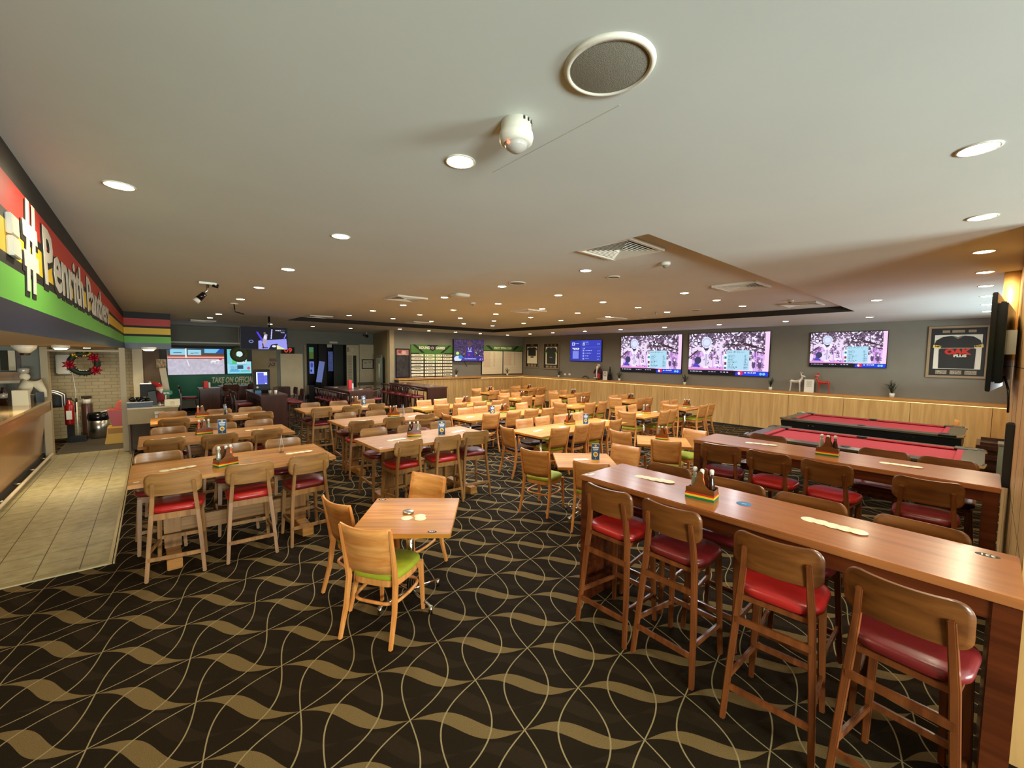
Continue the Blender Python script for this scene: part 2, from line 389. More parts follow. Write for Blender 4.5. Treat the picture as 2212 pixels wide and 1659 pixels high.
def tiles():
    M = bpy.data.materials.new('floor_tiles'); M.use_nodes = True; nt = M.node_tree; b = nt.nodes['Principled BSDF']
    tc, (x, y, z) = objxyz(nt); fx = (x/.3).op('FRACT'); fy = (y/.3).op('FRACT')
    g = (fx-.5).abs().op('GREATER_THAN', .487).op('MAXIMUM', (fy-.5).abs().op('GREATER_THAN', .49))
    n = nt.nodes.new('ShaderNodeTexNoise'); n.inputs['Scale'].default_value = 9; n.inputs['Detail'].default_value = 6
    nt.links.new(tc.outputs['Object'], n.inputs['Vector'])
    r = nt.nodes.new('ShaderNodeValToRGB'); r.color_ramp.elements[0].position = .3; r.color_ramp.elements[1].position = .7
    r.color_ramp.elements[0].color = (*lin((160, 150, 108)), 1); r.color_ramp.elements[1].color = (*lin((190, 180, 138)), 1)
    nt.links.new(n.outputs['Fac'], r.inputs[0]); nt.links.new(mixrgb(nt, g, r.outputs[0], lin((72, 62, 38))), b.inputs['Base Color'])
    b.inputs['Roughness'].default_value = .45; return M
MT['tiles'] = tiles()
def bricks():
    M = bpy.data.materials.new('painted_brick'); M.use_nodes = True; nt = M.node_tree; b = nt.nodes['Principled BSDF']
    tc, (x, y, z) = objxyz(nt); k = nt.nodes.new('ShaderNodeTexBrick'); cb = nt.nodes.new('ShaderNodeCombineXYZ')
    nt.links.new(x.v, cb.inputs[0]); nt.links.new(z.v, cb.inputs[1]); nt.links.new(cb.outputs[0], k.inputs['Vector'])
    k.inputs['Scale'].default_value = 1; k.inputs['Brick Width'].default_value = .23; k.inputs['Row Height'].default_value = .085; k.inputs['Mortar Size'].default_value = .008
    k.inputs['Color1'].default_value = (*lin((176, 160, 122)), 1); k.inputs['Color2'].default_value = (*lin((166, 151, 114)), 1); k.inputs['Mortar'].default_value = (*lin((142, 128, 94)), 1)
    nt.links.new(k.outputs[0], b.inputs['Base Color']); b.inputs['Roughness'].default_value = .6; return M
MT['brick'] = bricks()
struct(MB().box(-8, 14.4, -5.8, 21, -.1, 0), 'floor', 'carpet')
struct(MB().box(-1.56, -.40, 5.63, 12.3, 0, .006), 'floor_tiles', 'tiles')
struct(MB().box(-8, -1.56, 5.63, 12.3, 0, .006), 'floor_bar', 'tiles')
struct(MB().box(-1.56, .15, 12.3, 14.6, 0, .006), 'floor_alcove', mat('worn_grey_vinyl', (74, 66, 50), .6, noise=.15, nscale=6))
struct(MB().box(-.40, -.372, 5.60, 11.9, 0, .012).box(-.365, -.35, 5.60, 11.9, 0, .012), 'trim_1', mat('pale_metal_edge', (190, 174, 128), .35, .4))
struct(MB().box(-8, -.40, 5.60, 5.63, 0, .012), 'trim_2', mat('pale_metal_edge', (196, 184, 140), .35, .4))
# ------------------------------------------------------------------ ceiling with its raised coffer
cb = MB(); X0, X1, Y0, Y1 = 3.0, 10.66, 1.83, 13.45
for a in ((-8, 14.4, -5.8, Y0), (-8, 14.4, Y1, 21), (-8, X0, Y0, Y1), (X1, 14.4, Y0, Y1)): cb.box(*a, CZ, CZ+.3)
struct(cb, 'ceiling', 'ceil')
struct(MB().box(X0, X1, Y0, Y1, RZ, RZ+.2), 'ceiling_raised', 'ceil')
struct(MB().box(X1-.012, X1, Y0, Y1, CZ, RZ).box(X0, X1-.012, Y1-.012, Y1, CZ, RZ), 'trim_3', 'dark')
# plaster join line beside the motion sensor
struct(MB().path([(1.408, 1.0, CZ-.0006), (1.41, 1.80, CZ-.0006)], (.004, .001)), 'trim_4', mat('plaster_joint', (196, 193, 180), .9))
# ------------------------------------------------------------------ walls
struct(MB().box(XW, XW+.2, -5.8, 21, 0, CZ), 'wall_right', 'grey')
struct(MB().box(7.2, XW, YW, YW+.2, 0, CZ), 'wall_far', 'grey')
struct(MB().box(7.02, 7.2, YW-.02, YW+.2, 0, CZ), 'trim_5', 'beige')
w = MB(); a, b_ = Vector((7.09, YW+.2, 0)), Vector((7.86, YB, 0)); n = Vector((-(b_-a).y, (b_-a).x, 0)).normalized()*.06
w.prism([(a.x, a.y), (b_.x, b_.y), (b_.x-n.x, b_.y-n.y), (a.x-n.x, a.y-n.y)], 2, 0, CZ); struct(w, 'wall_side', 'beige')
struct(MB().box(.15, 4.96, YB, YB+.2, 0, CZ).box(6.66, 8.2, YB, YB+.2, 0, CZ).box(4.96, 6.66, YB, YB+.2, 2.55, CZ), 'wall_back', 'greyd')
struct(MB().box(4.7, 4.96, YB+.2, 20.9, 0, CZ).box(6.66, 6.9, YB+.2, 20.9, 0, CZ).box(4.7, 6.9, 20.7, 20.9, 0, CZ), 'wall_passage', 'black')
struct(MB().box(-4.5, .15, 14.6, 14.75, 0, 2.19), 'wall_alcove', 'brick')
struct(MB().box(.0, .15, 14.75, YB, 0, 2.19), 'wall_alcove_side', 'brownp')
struct(MB().box(-4.7, -4.5, -5.8, 14.75, 0, 2.19), 'wall_left', 'greyd')
pilx = py(287, 800, 14.55)[0], py(309, 800, 14.55)[0]
struct(MB().box(pilx[0], pilx[1], 14.50, 14.6, 0, 2.19), 'trim_6', 'cream')
struct(MB().box(py(309.5, 800, 14.58)[0], .15, 14.56, 14.6, 0, 2.19), 'wall_alcove_panel', 'brownp')
# wall with windows behind the viewpoint
struct(MB().box(-8, 3.0, -6.0, -5.8, 0, .72).box(-8, 3.0, -6.0, -5.8, 2.0, CZ).box(3.0, 14.4, -6.0, -5.8, 0, .72).box(3.0, 14.4, -6.0, -5.8, 2.0, CZ)
       .box(-8, -1.4, -6.0, -5.8, .72, 2.0).box(.9, 4.1, -6.0, -5.8, .72, 2.0).box(6.5, 14.4, -6.0, -5.8, .72, 2.0), 'wall_rear', 'beige')
for i, (wx0, wx1) in enumerate(((-1.4, .9), (4.1, 6.5))):
    struct(MB().box(wx0, wx0+.05, -5.95, -5.85, .72, 2).box(wx1-.05, wx1, -5.95, -5.85, .72, 2).box(wx0, wx1, -5.95, -5.85, .72, .77).box(wx0, wx1, -5.95, -5.85, 1.95, 2), 'window_%d' % (i+1), 'chrome')
# timber partition on the right
wp = MB().box(3.32, 4.72, -.32, -.17, 0, 2.0).box(4.72, 7.25, -.32, -.17, 0, CZ); struct(wp, 'wall_partition', 'panel')
jt = MB()
for xx in (3.9, 4.7, 5.5, 6.3): jt.box(xx, xx+.006, -.1705, -.169, 0, 1.99 if xx < 4.72 else CZ)
jt.box(3.32, 7.25, -.1705, -.169, 1.02, 1.026).box(4.72, 7.25, -.1705, -.169, 2.05, 2.056); struct(jt, 'trim_7', 'dark')
struct(MB().lathe([(.09, 2.12), (.09, CZ)], (7.15, -.14, 0), 24), 'trim_8', 'panel')
struct(MB().box(7.25, 14.4, -.56, -.42, 0, 1.5).box(7.25, 14.4, -.56, -.42, 2.8, CZ).box(7.25, 8.25, -.56, -.42, 1.5, 2.8).box(12.75, 14.4, -.56, -.42, 1.5, 2.8), 'wall_near', 'panel')
wf = MB()
for xx in (8.25, 9.75, 11.2, 12.71): wf.box(xx, xx+.04, -.52, -.46, 1.5, 2.8)
struct(wf.box(8.25, 12.75, -.52, -.46, 1.5, 1.54).box(8.25, 12.75, -.52, -.46, 2.76, 2.8), 'window_3', 'chrome')  # added unseen window that lets bluish daylight onto the right soffit
# ------------------------------------------------------------------ oak dado with shelf and LED line
DX, DY = XW-.36, YW-.36
dd = MB(); joints = [15.0, 13.76, 12.5, 11.24, 9.98, 8.72, 7.5, 6.24, 4.98, 3.71, 2.46, 1.19, -.1, -.42]
for y1, y0 in zip(joints, joints[1:]): dd.box(DX-.018, DX, y0+.004, y1-.004, .06, 1.10)
xs = [7.22+1.26*i for i in range(6)]+[DX]
for x0, x1 in zip(xs, xs[1:]): dd.box(x0+.003, x1-.003, DY-.018, DY, .06, 1.10)
dado = tag(dd.build('wall_panelling', 'panel'), 'oak veneer dado panelling below the long wall shelf', 'panelling'); dado['kind'] = 'structure'; dado.name = 'trim_9'
struct(MB().box(DX, XW, -.42, YW, 0, 1.10).box(7.2, DX, DY, YW, 0, 1.10).box(DX-.005, DX, -.42, DY, 0, .06).box(7.2, DX, DY-.005, DY, 0, .06), 'baseboard_1', 'dark')
sh = MB().box(DX-.05, XW, -.42, YW, 1.125, 1.19).box(7.2, DX-.05, DY-.05, YW, 1.125, 1.19)
tag(sh.build('wall_shelf', 'shelf', bevel=.004), 'long oak shelf running along both walls above the panelling', 'shelf')
o = MB().box(DX-.03, DX-.02, -.42, DY-.02, 1.106, 1.118).box(11.2, DX-.03, DY-.03, DY-.02, 1.106, 1.118).build('led_strip', 'led')
tag(o, 'thin warm LED strip glowing under the wall shelf', 'light strip')
# ------------------------------------------------------------------ bulkhead over the bar
BX = -.5
struct(MB().box(-8, BX, -5.8, 13.7, 2.19, CZ).box(-8, .37, 13.7, YB, 2.19, CZ), 'trim_10', 'soffit_tan')
bands = [(3.08, 2.93, 'black'), (2.93, 2.755, 'bstone'), (2.755, 2.705, 'black'), (2.705, 2.55, 'ystone'), (2.55, 2.495, 'black'), (2.495, 2.335, 'gstone'), (2.335, 2.19, 'blue_under')]
t = empty('painted_fascia', (BX, 5, 2.19), 0, 'striped red, yellow and green fascia above the bar', 'fascia')
for i, (z1, z0, mm) in enumerate(bands):
    # one continuous stripe that wraps the corner
    s_ = MB().box(BX, BX+.012, -5.8, 13.688, z0, z1).box(BX, .382, 13.688, 13.7, z0, z1).box(.37, .382, 13.7, YB, z0, z1)
    ob = s_.build('stripe', mm if not (mm == 'blue_under') else 'blue_under', t); ob.location = (-BX, -5, -2.19)
def fas(px_, py_): return px(px_, py_, BX+.02)
# painted lettering on the fascia: read along +Y
lt = empty('fascia_lettering', (BX+.012, 3.4, 2.4), 0, 'large white hashtag lettering with dark outline on the striped fascia', 'lettering')
def fasword(s_, y0, y1, zc, size, mt, dx, bold):
    o = text('letters', s_, size, mt, lt, (0, 0, 0), (PI/2, 0, PI/2), .0012, 'LEFT', 1, 0, bold)
    xs_ = [v.co.x for v in o.data.vertices]; k = (y1-y0)/(max(xs_)-min(xs_)); mn = min(xs_)
    for v in o.data.vertices: v.co.x = (v.co.x-mn)*k
    o.location = Vector((dx, y0-3.4, zc-2.4)); return o
for s_, y0, y1, zc, size in (('#', 3.32, 3.68, 2.69, .66), ('Penrith', 3.87, 5.85, 2.68, .50), ('Panthers', 6.15, 9.0, 2.68, .50)):
    fasword(s_, y0-.03, y1+.03, zc-.02, size, 'black', .002, .03)
    fasword(s_, y0, y1, zc, size, 'white', .006, .010 if s_ != '#' else .02)
q = MB().box(0, .025, -.07, .07, -.095, -.004).box(0, .022, -.07, .07, .004, .10)
tag(q.build('wall_intercom', 'white', bevel=.004, loc=(BX+.012, 3.07, 2.64)), 'cream plastic wall box mounted on the yellow stripe', 'wall box')
# ------------------------------------------------------------------ bar counter on the left
t = empty('bar_counter', (-1.6, 9, 0), 0, 'long polished timber bar counter beside the tiled walkway', 'bar counter')
def put(o, t): o.location = -Vector(t.location) if o.location.length == 0 else Vector(o.location)-Vector(t.location); return o
def child(mb, name, mats, t, bevel=0):          # world-space mesh parented under thing t
    o = mb.build(name, mats, t, bevel); q = t
    while q: o.data.transform(Matrix.Translation(-Vector(q.location))); q = q.parent
    return o
child(MB().prism([(-1.52, 1.14), (-1.52, .96), (-1.60, .90), (-1.66, .12), (-2.1, .12), (-2.1, 1.14)], 1, -2, 11.95), 'front_panel', 'counter', t)
child(MB().box(-2.2, -1.50, -2, 11.95, 1.14, 1.18), 'counter_top', mat('glossy_counter_top', (214, 180, 120), .12, coat=.6), t, .004)
child(MB().box(-2.05, -1.64, -2, 11.95, 0, .12), 'kick_board', 'dark', t)
rl = child(MB().tube([(-1.54, -2, .10), (-1.54, 11.9, .10)], .022), 'foot_rail', 'cream', t)
br_ = MB()
for i in range(14): br_.tube([(-1.66, -1.5+i, .10), (-1.54, -1.5+i, .10)], .012)
child(br_, 'rail_bracket', 'steel', rl); rl.children[0].data.transform(Matrix.Translation(-Vector(t.location))) if False else None
# wall behind the bar (closing the bar at the doorway)
struct(MB().box(-4.5, -1.62, 12.0, 12.12, 0, 2.19), 'wall_bar', 'greyd')
def frame_y(x0, y0, x1, y1, Y, d, name, mm, t=None, bevel=.003):
    xa, za = py(x0, y0, Y); xb, zb = py(x1, y1, Y); o = MB().box(min(xa, xb), max(xa, xb), Y-d, Y, min(za, zb), max(za, zb))
    return o, (min(xa, xb), max(xa, xb), min(za, zb), max(za, zb))
t = empty('servery_shelf', (-3, 11.9, 1.4), 0, 'mirror-backed servery shelf on the wall behind the bar', 'shelf')
m_, bb = frame_y(0, 757, 34, 800, 11.98, .04, '', ''); child(m_, 'mirror_panel', 'mirror', t)
m_, bb = frame_y(18, 757, 36, 800, 11.95, .05, '', ''); child(m_, 'pale_panel', 'cream', t)
m_, bb = frame_y(38, 757, 47, 802, 11.97, .08, '', ''); child(m_, 'dark_post', 'bar_side', t)
m_, bb = frame_y(-20, 803, 64, 820, 11.98, .25, '', ''); child(m_, 'timber_shelf', 'oakx', t)
m_, bb = frame_y(-20, 821, 60, 826, 11.98, .2, '', ''); child(m_, 'edge_strip', 'cream', t)
# doorway
ty = 11.95
t = empty('door_frame', (-1, ty, 0), 0); t['kind'] = 'structure'; t.name = 'door_1'
child(MB().box(-1.62, -1.52, ty-.05, ty+.17, 0, 2.19).box(-.52, -.43, ty-.05, ty+.17, 0, 2.19).box(-1.52, -.52, ty-.05, ty+.17, 2.10, 2.14), 'door_jamb', mat('pale_door_paint', (186, 168, 128), .45), t, .004)
o = MB().box(-.43, .4, 12.0, 12.1, 0, .66); struct(o, 'wall_desk', 'brownp')
# ------------------------------------------------------------------ back wall details
def onback(x0, y0, x1, y1, d=.03, Y=YB):
    return frame_y(x0, y0, x1, y1, Y, d, '', '')[0]
struct(onback(362, 811, 545, 868, .03), 'trim_11', 'tgreen')
struct(onback(362, 868, 545, 880, .04), 'baseboard_2', 'grey')
struct(onback(366, 737, 544, 744.5, .2), 'trim_12', 'white')
struct(onback(358, 745, 545, 811, .02), 'trim_13', 'black')
struct(onback(543, 757, 600, 905, .06), 'trim_14', 'beige')
struct(onback(605, 764, 655, 852, .03), 'door_2', 'cream')
struct(onback(656, 745, 661.5, 856, .05), 'trim_15', 'beige')
struct(onback(640, 855, 662, 862, .05).box(.38, 2.95, YB-.04, YB, 0, .1), 'baseboard_3', 'black')
struct(onback(748, 745, 776, 862, .03), 'trim_16', 'cream')
struct(onback(762, 768, 770, 840, .04), 'trim_17', mat('dark_green_door_paint', (44, 52, 42), .5))
struct(onback(776, 744, 812, 862, .04), 'trim_18', 'cream')
struct(onback(772, 826, 812, 831, .07), 'trim_19', 'grey')
MT['dgreen'] = mat('dark_green_board', (46, 54, 46), .5)
# ------------------------------------------------------------------ downlights
dl = empty('ceiling_downlight', (0, 0, 0))
MB().lathe([(.064, 0), (.076, 0), (.077, -.004), (.068, -.006), (.064, -.002)], n=28).build('trim_ring', 'white', dl)
MB().lathe([(.0, -.009), (.045, -.0085), (.064, -.004), (.066, -.001)], n=24).build('lamp_lens', 'lampface', dl)
L = bpy.data.lights.new('downlight_beam', 'SPOT'); L.energy = SPOT_W; L.color = SPOT_COL; L.spot_size = math.radians(172); L.spot_blend = .7; L.shadow_soft_size = .05
lo = bpy.data.objects.new('downlight_beam', L); C.objects.link(lo); lo.parent = dl; lo.location = (0, 0, -.03)
LC = L.copy(); LC.energy = 84.0; LC.color = SPOT_COL2; LB = L.copy(); LB.energy = 80.0; LB.color = (1, .84, .58)
first = [dl]
def downlight(x, y, z, label, group):
    if first: o = first.pop(); o.location = (x, y, z); tag(o, label, 'downlight', group); return o
    return dup(dl, None, (x, y, z), 0, label, group)
for i, (x, y) in enumerate(((-.11, 3.42), (-.10, 5.2))[:1]): downlight(x, y, CZ, 'warm downlight in the flat ceiling nearest the striped fascia', 'downlights in the flat ceiling')
for i, y in enumerate((1.81, 3.59, 5.39, 7.16, 8.92)): downlight(1.21+.008*i, y, CZ, 'round downlight, %s from the front in the left ceiling row' % ORD[i], 'downlights in the left ceiling row')
for i, (x, y) in enumerate(((1.3, 12.7), (1.25, 14.2))): downlight(x, y, CZ, ('nearer' if i == 0 else 'farther')+' of the two downlights beside the hanging television', 'downlights in the left ceiling row')
for i, x in enumerate((2.91, 4.29, 5.63, 6.92, 8.17, 9.44, 10.79, 12.27)): downlight(x, .09, CZ, 'downlight, %s from the front in the row along the right partition' % ORD[i], 'downlights along the right wall')
for i, y in enumerate((1.84, 3.48, 5.13, 6.8, 8.43, 10.01, 11.65, 13.0)): downlight(12.28, y, CZ, 'downlight, %s from the right in the row above the wall screens' % ORD[i], 'downlights above the screen wall')
for i, x in enumerate((7.03, 8.25, 9.48, 10.75, 12.3)): downlight(x, 14.5, CZ, 'downlight, %s from the left in the row above the score boards' % ORD[i], 'downlights above the score boards')
for i, x in enumerate((2.98, 4.29, 5.6)): downlight(x, 15.6, CZ, 'downlight, %s from the left in the row before the back wall' % ORD[i], 'downlights before the back wall')
downlight(8.91, 1.26, CZ, 'lone downlight beside the right corner of the raised ceiling', 'downlights in the flat ceiling')
for c, x in enumerate((4.2, 5.5, 6.8, 8.05, 9.3)):
    for r_, y in enumerate((3.43, 5.1, 6.8, 8.5, 10.15, 11.8)):
        if (c, r_) in ((1, 0),): continue
        q_ = downlight(x, y, RZ, 'raised-ceiling downlight, %s column from left, %s row from front' % (ORD[c], ORD[r_]), 'downlights in the raised ceiling')
        [setattr(k_, 'data', LC) for k_ in q_.children if k_.type == 'LIGHT']
for i, (a, b_) in enumerate(((45, 749), (131, 750), (321, 753))):
    x, y = pz(a, b_, 2.165); y_ = min(y, (9.6, 11.3, 13.2)[i]); q_ = downlight(x*y_/y, y_, 2.19, ('downlight under the bulkhead over the bar counter', 'downlight under the bulkhead before the alcove doorway', 'downlight under the bulkhead over the cashier desk')[i], 'downlights under the bulkhead'); q_.scale = (1.3, 1.3, 7); [setattr(k_, 'data', LB) for k_ in q_.children if k_.type == 'LIGHT']
q_ = downlight(-1.08, 13.1, 2.19, 'warm downlight glowing above the wreath inside the alcove', 'downlights under the bulkhead'); [setattr(k_, 'data', LB) for k_ in q_.children if k_.type == 'LIGHT']
# ------------------------------------------------------------------ ceiling vents and devices
def vent_proto():
    t = empty('ceiling_vent'); f = MB()
    for x0, x1, y0, y1 in ((-.31, .31, -.31, -.27), (-.31, .31, .27, .31), (-.31, -.27, -.27, .27), (.27, .31, -.27, .27)): f.box(x0, x1, y0, y1, -.03, 0)
    f.build('frame', 'white', t, .004)
    MB().box(-.27, .27, -.27, .27, -.004, -.001).build('backing', 'vent_dark', t)
    for k in range(7):
        a = .265-.036*k; s = MB()
        for r_ in range(4):
            R = Matrix.Rotation(r_*PI/2, 4, 'Z'); v = [R @ Vector(p) for p in ((-a, -a, -.026), (a, -a, -.026), (a-.024, -a+.024, -.006), (-a+.024, -a+.024, -.006))]
            w_ = [s.bm.verts.new(p) for p in v]+[s.bm.verts.new(p+Vector((0, 0, .003))) for p in v]
            for q in ((0, 1, 2, 3), (7, 6, 5, 4), (0, 4, 5, 1), (1, 5, 6, 2), (2, 6, 7, 3), (3, 7, 4, 0)): s.bm.faces.new([w_[i] for i in q])
        s.build('louvre', 'white', t)
    return t
vp = vent_proto(); used = [vp]
VL = [((3.60, 2.50, RZ), 'large square louvred vent at the front corner of the raised ceiling'), ((6.72, 2.51, RZ), 'square louvred vent halfway along the right edge of raised ceiling'),
      ((9.72, 2.5, RZ), 'square louvred vent at the right corner of the raised ceiling'), ((3.72, 7.42, RZ), 'square louvred vent halfway along the left edge of raised ceiling'),
      ((6.85, 7.3, RZ), 'square louvred vent in the middle of the raised ceiling'), ((9.75, 7.0, RZ), 'square louvred vent between middle and far edge of raised ceiling'),
      ((3.68, 12.8, RZ), 'square louvred vent at the far left corner of raised ceiling'), ((6.7, 12.5, RZ), 'square louvred vent midway along the back edge of raised ceiling'),
      ((1.2, 15.7, CZ), 'square louvred vent in the flat ceiling by the hanging television')]
for loc, lab in VL:
    if used: o = used.pop(); o.location = loc; tag(o, lab, 'air vent', 'ceiling air vents')
    else: dup(vp, None, loc, 0, lab, 'ceiling air vents')
def speaker(x, y, z, r, lab):
    t = empty('ceiling_speaker', (x, y, z), 0, lab, 'ceiling speaker', 'round ceiling speakers')
    MB().lathe([(r*.85, -.003), (r*.865, -.012), (r*.95, -.011), (r, 0)], n=48).build('rim', 'white', t)
    MB().lathe([(0, -.009), (r*.8, -.009), (r*.87, -.006)], n=48).build('grille', 'grille', t)
speaker(1.20, .90, CZ, .153, 'large round grey ceiling speaker closest to the viewpoint')
speaker(4.16, 4.70, RZ, .13, 'flat round speaker beside a downlight in the raised ceiling')
speaker(4.79, 3.43, RZ, .09, 'small round grille beyond the large front vent')
speaker(9.37, 4.45, RZ, .12, 'small round grille toward the right end of raised ceiling')
speaker(10.1, 6.3, RZ-0, .12, 'faint round grille near the far edge of raised ceiling')
speaker(12.9, 11.2, CZ, .12, 'faint round grille in the flat ceiling above the framed jerseys')
t = empty('motion_sensor', (1.19, 1.36, CZ), 0, 'white dome motion sensor with red light on the ceiling', 'sensor')
MB().lathe([(.0, 0), (.064, 0), (.064, -.036), (.070, -.046), (.073, -.062), (.068, -.082), (.056, -.090), (0, -.090)], n=40).build('housing', 'white', t)
MB().lathe([(0, -.122), (.022, -.119), (.042, -.106), (.053, -.088), (0, -.088)], n=36).build('lens', mat('frosted_lens', (190, 186, 176), .2, coat=.5), t)
vd = Vector((-.66, -.70, 0)).normalized()
MB().ball((-.047, -.006, -.096), .008).build('red_led', mat('lit_red_led', (1, .12, .06), .4, emit=3, srgb=False), t)
s = MB()
for k in range(4): a_ = -PI/2-.2+k*.35; s.box(-.004, .004, -.002, .002, -.018, -.006, M=Matrix.Translation((.0645*math.cos(a_), .0645*math.sin(a_), .004)) @ Matrix.Rotation(a_+PI/2, 4, 'Z'))
s.build('slot', 'black', t)
def smoke(x, y, z, lab, box=False):
    t = empty('flat_ceiling_unit' if box else 'smoke_detector', (x, y, z), 0, lab, 'access point' if box else 'smoke detector')
    if box:
        MB().slab(rrect(.30, .30, .07), [(1, 0), (1, -.03), (.93, -.045), (.5, -.05)]).build('cover', 'white', t)
    else:
        MB().lathe([(.0, 0), (.055, 0), (.055, -.02), (.045, -.035), (0, -.035)], n=28).build('base', 'white', t)
        MB().lathe([(.025, -.035), (.03, -.045), (.02, -.06), (0, -.062)], n=20).build('sensor_head', 'grille', t)
smoke(4.50, 2.51, RZ, 'white smoke detector just beyond the large front vent')
smoke(5.03, 7.04, RZ, 'white smoke detector beyond the flat white wireless unit')
smoke(8.95, 2.48, RZ, 'white smoke detector near the right corner of raised ceiling')
smoke(4.21, 6.29, RZ, 'flat white rounded square unit on the raised ceiling', True)
t = empty('ceiling_sprinkler', (9.13, 5.3, RZ), 0, 'small dark fire sprinkler on the raised ceiling', 'sprinkler')
MB().lathe([(.03, 0), (.03, -.006), (.01, -.01), (.01, -.05), (.03, -.055), (.03, -.06)], n=14).build('head', 'steel', t)
# camera / spotlight brackets
t = empty('spotlight_bracket', (.64, 7.16, CZ), 0, 'dark adjustable spotlight hanging from the ceiling left of the downlights', 'spotlight')
MB().box(-.12, .08, -.03, .03, -.03, 0).build('mounting_bar', 'steel', t, .004)
MB().tube([(-.02, 0, -.03), (-.03, 0, -.12), (-.08, .0, -.17)], .016).build('arm', 'steel', t)
MB().tube([(-.06, 0, -.16), (-.13, 0, -.24)], [.035, .04], n=16).build('lamp_body', 'blackg', t)
MB().tube([(-.13, 0, -.24), (-.165, 0, -.28)], [.036, .044], n=16).build('lamp_head', 'white', t)
MB().tube([(.03, 0, -.03), (.1, 0, -.045)], .028, n=14).build('knob', 'blackg', t)
t = empty('projector_bracket', (1.25, 9.75, CZ), 0, 'small black bent bracket hanging below the left ceiling row', 'bracket')
MB().lathe([(.07, 0), (.07, -.02), (0, -.02)], n=20).build('ceiling_plate', 'white', t)
MB().tube([(0, 0, -.02), (.01, 0, -.16), (.16, .02, -.20)], .012).build('bent_arm', 'blackg', t)
t = empty('security_camera', (7.0, 17.6, CZ), 0, 'small dark security camera in the corner above the framed certificate', 'camera')
MB().tube([(0, 0, 0), (0, 0, -.12)], .02).build('stem', 'white', t)
MB().ball((0, -.02, -.17), .07).build('camera_dome', 'blackg', t)
# ------------------------------------------------------------------ televisions
def scr_trees():
    h, w = 104, 184; a = canvas(w, h, (232, 214, 240)); n1 = cnoise(h, w, 8); n2 = cnoise(h, w, 3.2); n3 = cnoise(h, w, 18); Y = np.mgrid[0:h, 0:w][0]/h
    k = (n1*.5+n2*.5+n3*.35-Y*.50) > .42; a[k] = np.array((104, 84, 108))/255*(.5+n2[k][:, None]*.95)
    k2 = (n1*.6+n2*.6-Y*.2) > .78; a[k2] = np.array((236, 232, 250))/255
    k3 = (Y > .45) & (n3 > .55); a[k3] = a[k3]*.55+np.array((200, 130, 230))/255*.45
    for x0, y0, x1, y1 in ((.5, .28, .75, .3), (.75, .3, 1, .42), (.62, .2, .85, .33), (0, .6, .12, .42), (.85, .45, 1, .5)): cline(a, x0, y0, x1, y1, .008, (60, 40, 48))
    for x in (.33, .37, .44, .83, .86): cline(a, x, .45, x, .9, .006, (206, 160, 232))
    crect(a, .955, 0, 1, .9, (246, 206, 240)); crect(a, 0, .84, .6, .9, (226, 150, 214))
    cpoly(a, [(.05, .83), (.1, .7), (.17, .83)], (76, 70, 190)); cell(a, .13, .66, .045, .09, (60, 60, 100))
    cell(a, .24, .22, .068, .135, (236, 240, 252)); cell(a, .24, .22, .06, .12, (186, 196, 232)); cell(a, .24, .22, .045, .08, (216, 222, 244))
    cpoly(a, [(.16, .35), (.19, .33), (.24, .47), (.29, .33), (.32, .35), (.26, .56), (.25, .78), (.29, .86), (.19, .86), (.23, .78), (.22, .56)], (240, 232, 252))
    crect(a, .215, .37, .265, .41, (40, 40, 60)); cpoly(a, [(.225, .5), (.255, .5), (.25, .8), (.23, .8)], (190, 176, 214))
    for q in range(22): cell(a, random.uniform(.36, .48), random.uniform(.68, .86), .012, .016, random.choice([(250, 250, 255), (230, 190, 240), (120, 90, 170)]))
    crect(a, .51, .42, .78, .88, (172, 214, 236)); crect(a, .475, .5, .515, .88, (226, 240, 246)); crect(a, .48, .56, .51, .62, (20, 130, 150)); crect(a, .48, .70, .51, .76, (120, 40, 60)); crect(a, .48, .81, .51, .86, (90, 100, 130))
    cwords(a, .52, .45, .74, (40, 80, 90), .02)
    for i in range(10): cwords(a, .53, .53+i*.034, .53+random.uniform(.05, .11), (50, 90, 110), .016); cwords(a, .72, .53+i*.034, .76, (40, 80, 110), .016)
    for x in (.83, .9): cell(a, x, .74, .02, .09, (90, 70, 110)); cell(a, x, .66, .014, .03, (230, 220, 240))
    crect(a, 0, .90, 1, 1, (12, 14, 26)); cwords(a, .03, .925, .2, (230, 235, 250), .022); cwords(a, .28, .925, .38, (220, 225, 245), .022); cwords(a, .44, .925, .54, (220, 225, 245), .022)
    cpoly(a, [(.62, .93), (.66, .9), (1, .9), (1, 1), (.62, 1)], (26, 62, 214)); cell(a, .68, .94, .035, .05, (214, 40, 90)); cell(a, .665, .95, .014, .03, (240, 240, 255)); cwords(a, .73, .92, .86, (240, 240, 255), .03); cell(a, .915, .95, .016, .028, (130, 200, 250)); cell(a, .95, .95, .016, .028, (130, 200, 250))
    return a
def television(name, x0, x1, z0, z1, X, a, emit, lab, axis='x', th=.06, grp=None):
    w, h = abs(x1-x0), z1-z0; c = (x0+x1)/2; zc = (z0+z1)/2
    loc = (X-th, c, zc) if axis == 'x' else (c, X-th, zc); rz = -PI/2 if axis == 'x' else 0
    t = empty(name, loc, rz, lab, 'television', grp)
    # local: screen faces -Y
    MB().box(-w/2, w/2, 0, th*.75, -h/2, h/2).build('casing', 'blackg', t, .004)
    MB().box(-w*.2, w*.2, th*.75, th, -h*.3, h*.3).build('wall_bracket', 'black', t)
    me = a if not isinstance(a, np.ndarray) else picmesh('screen', a, w-.024, h-.024, emit)
    o = pic('screen', me, t, (0, -.0015, 0)); return t
TREES = scr_trees()
_y, _z = px(1664.5, 714.4, XW-.06); 
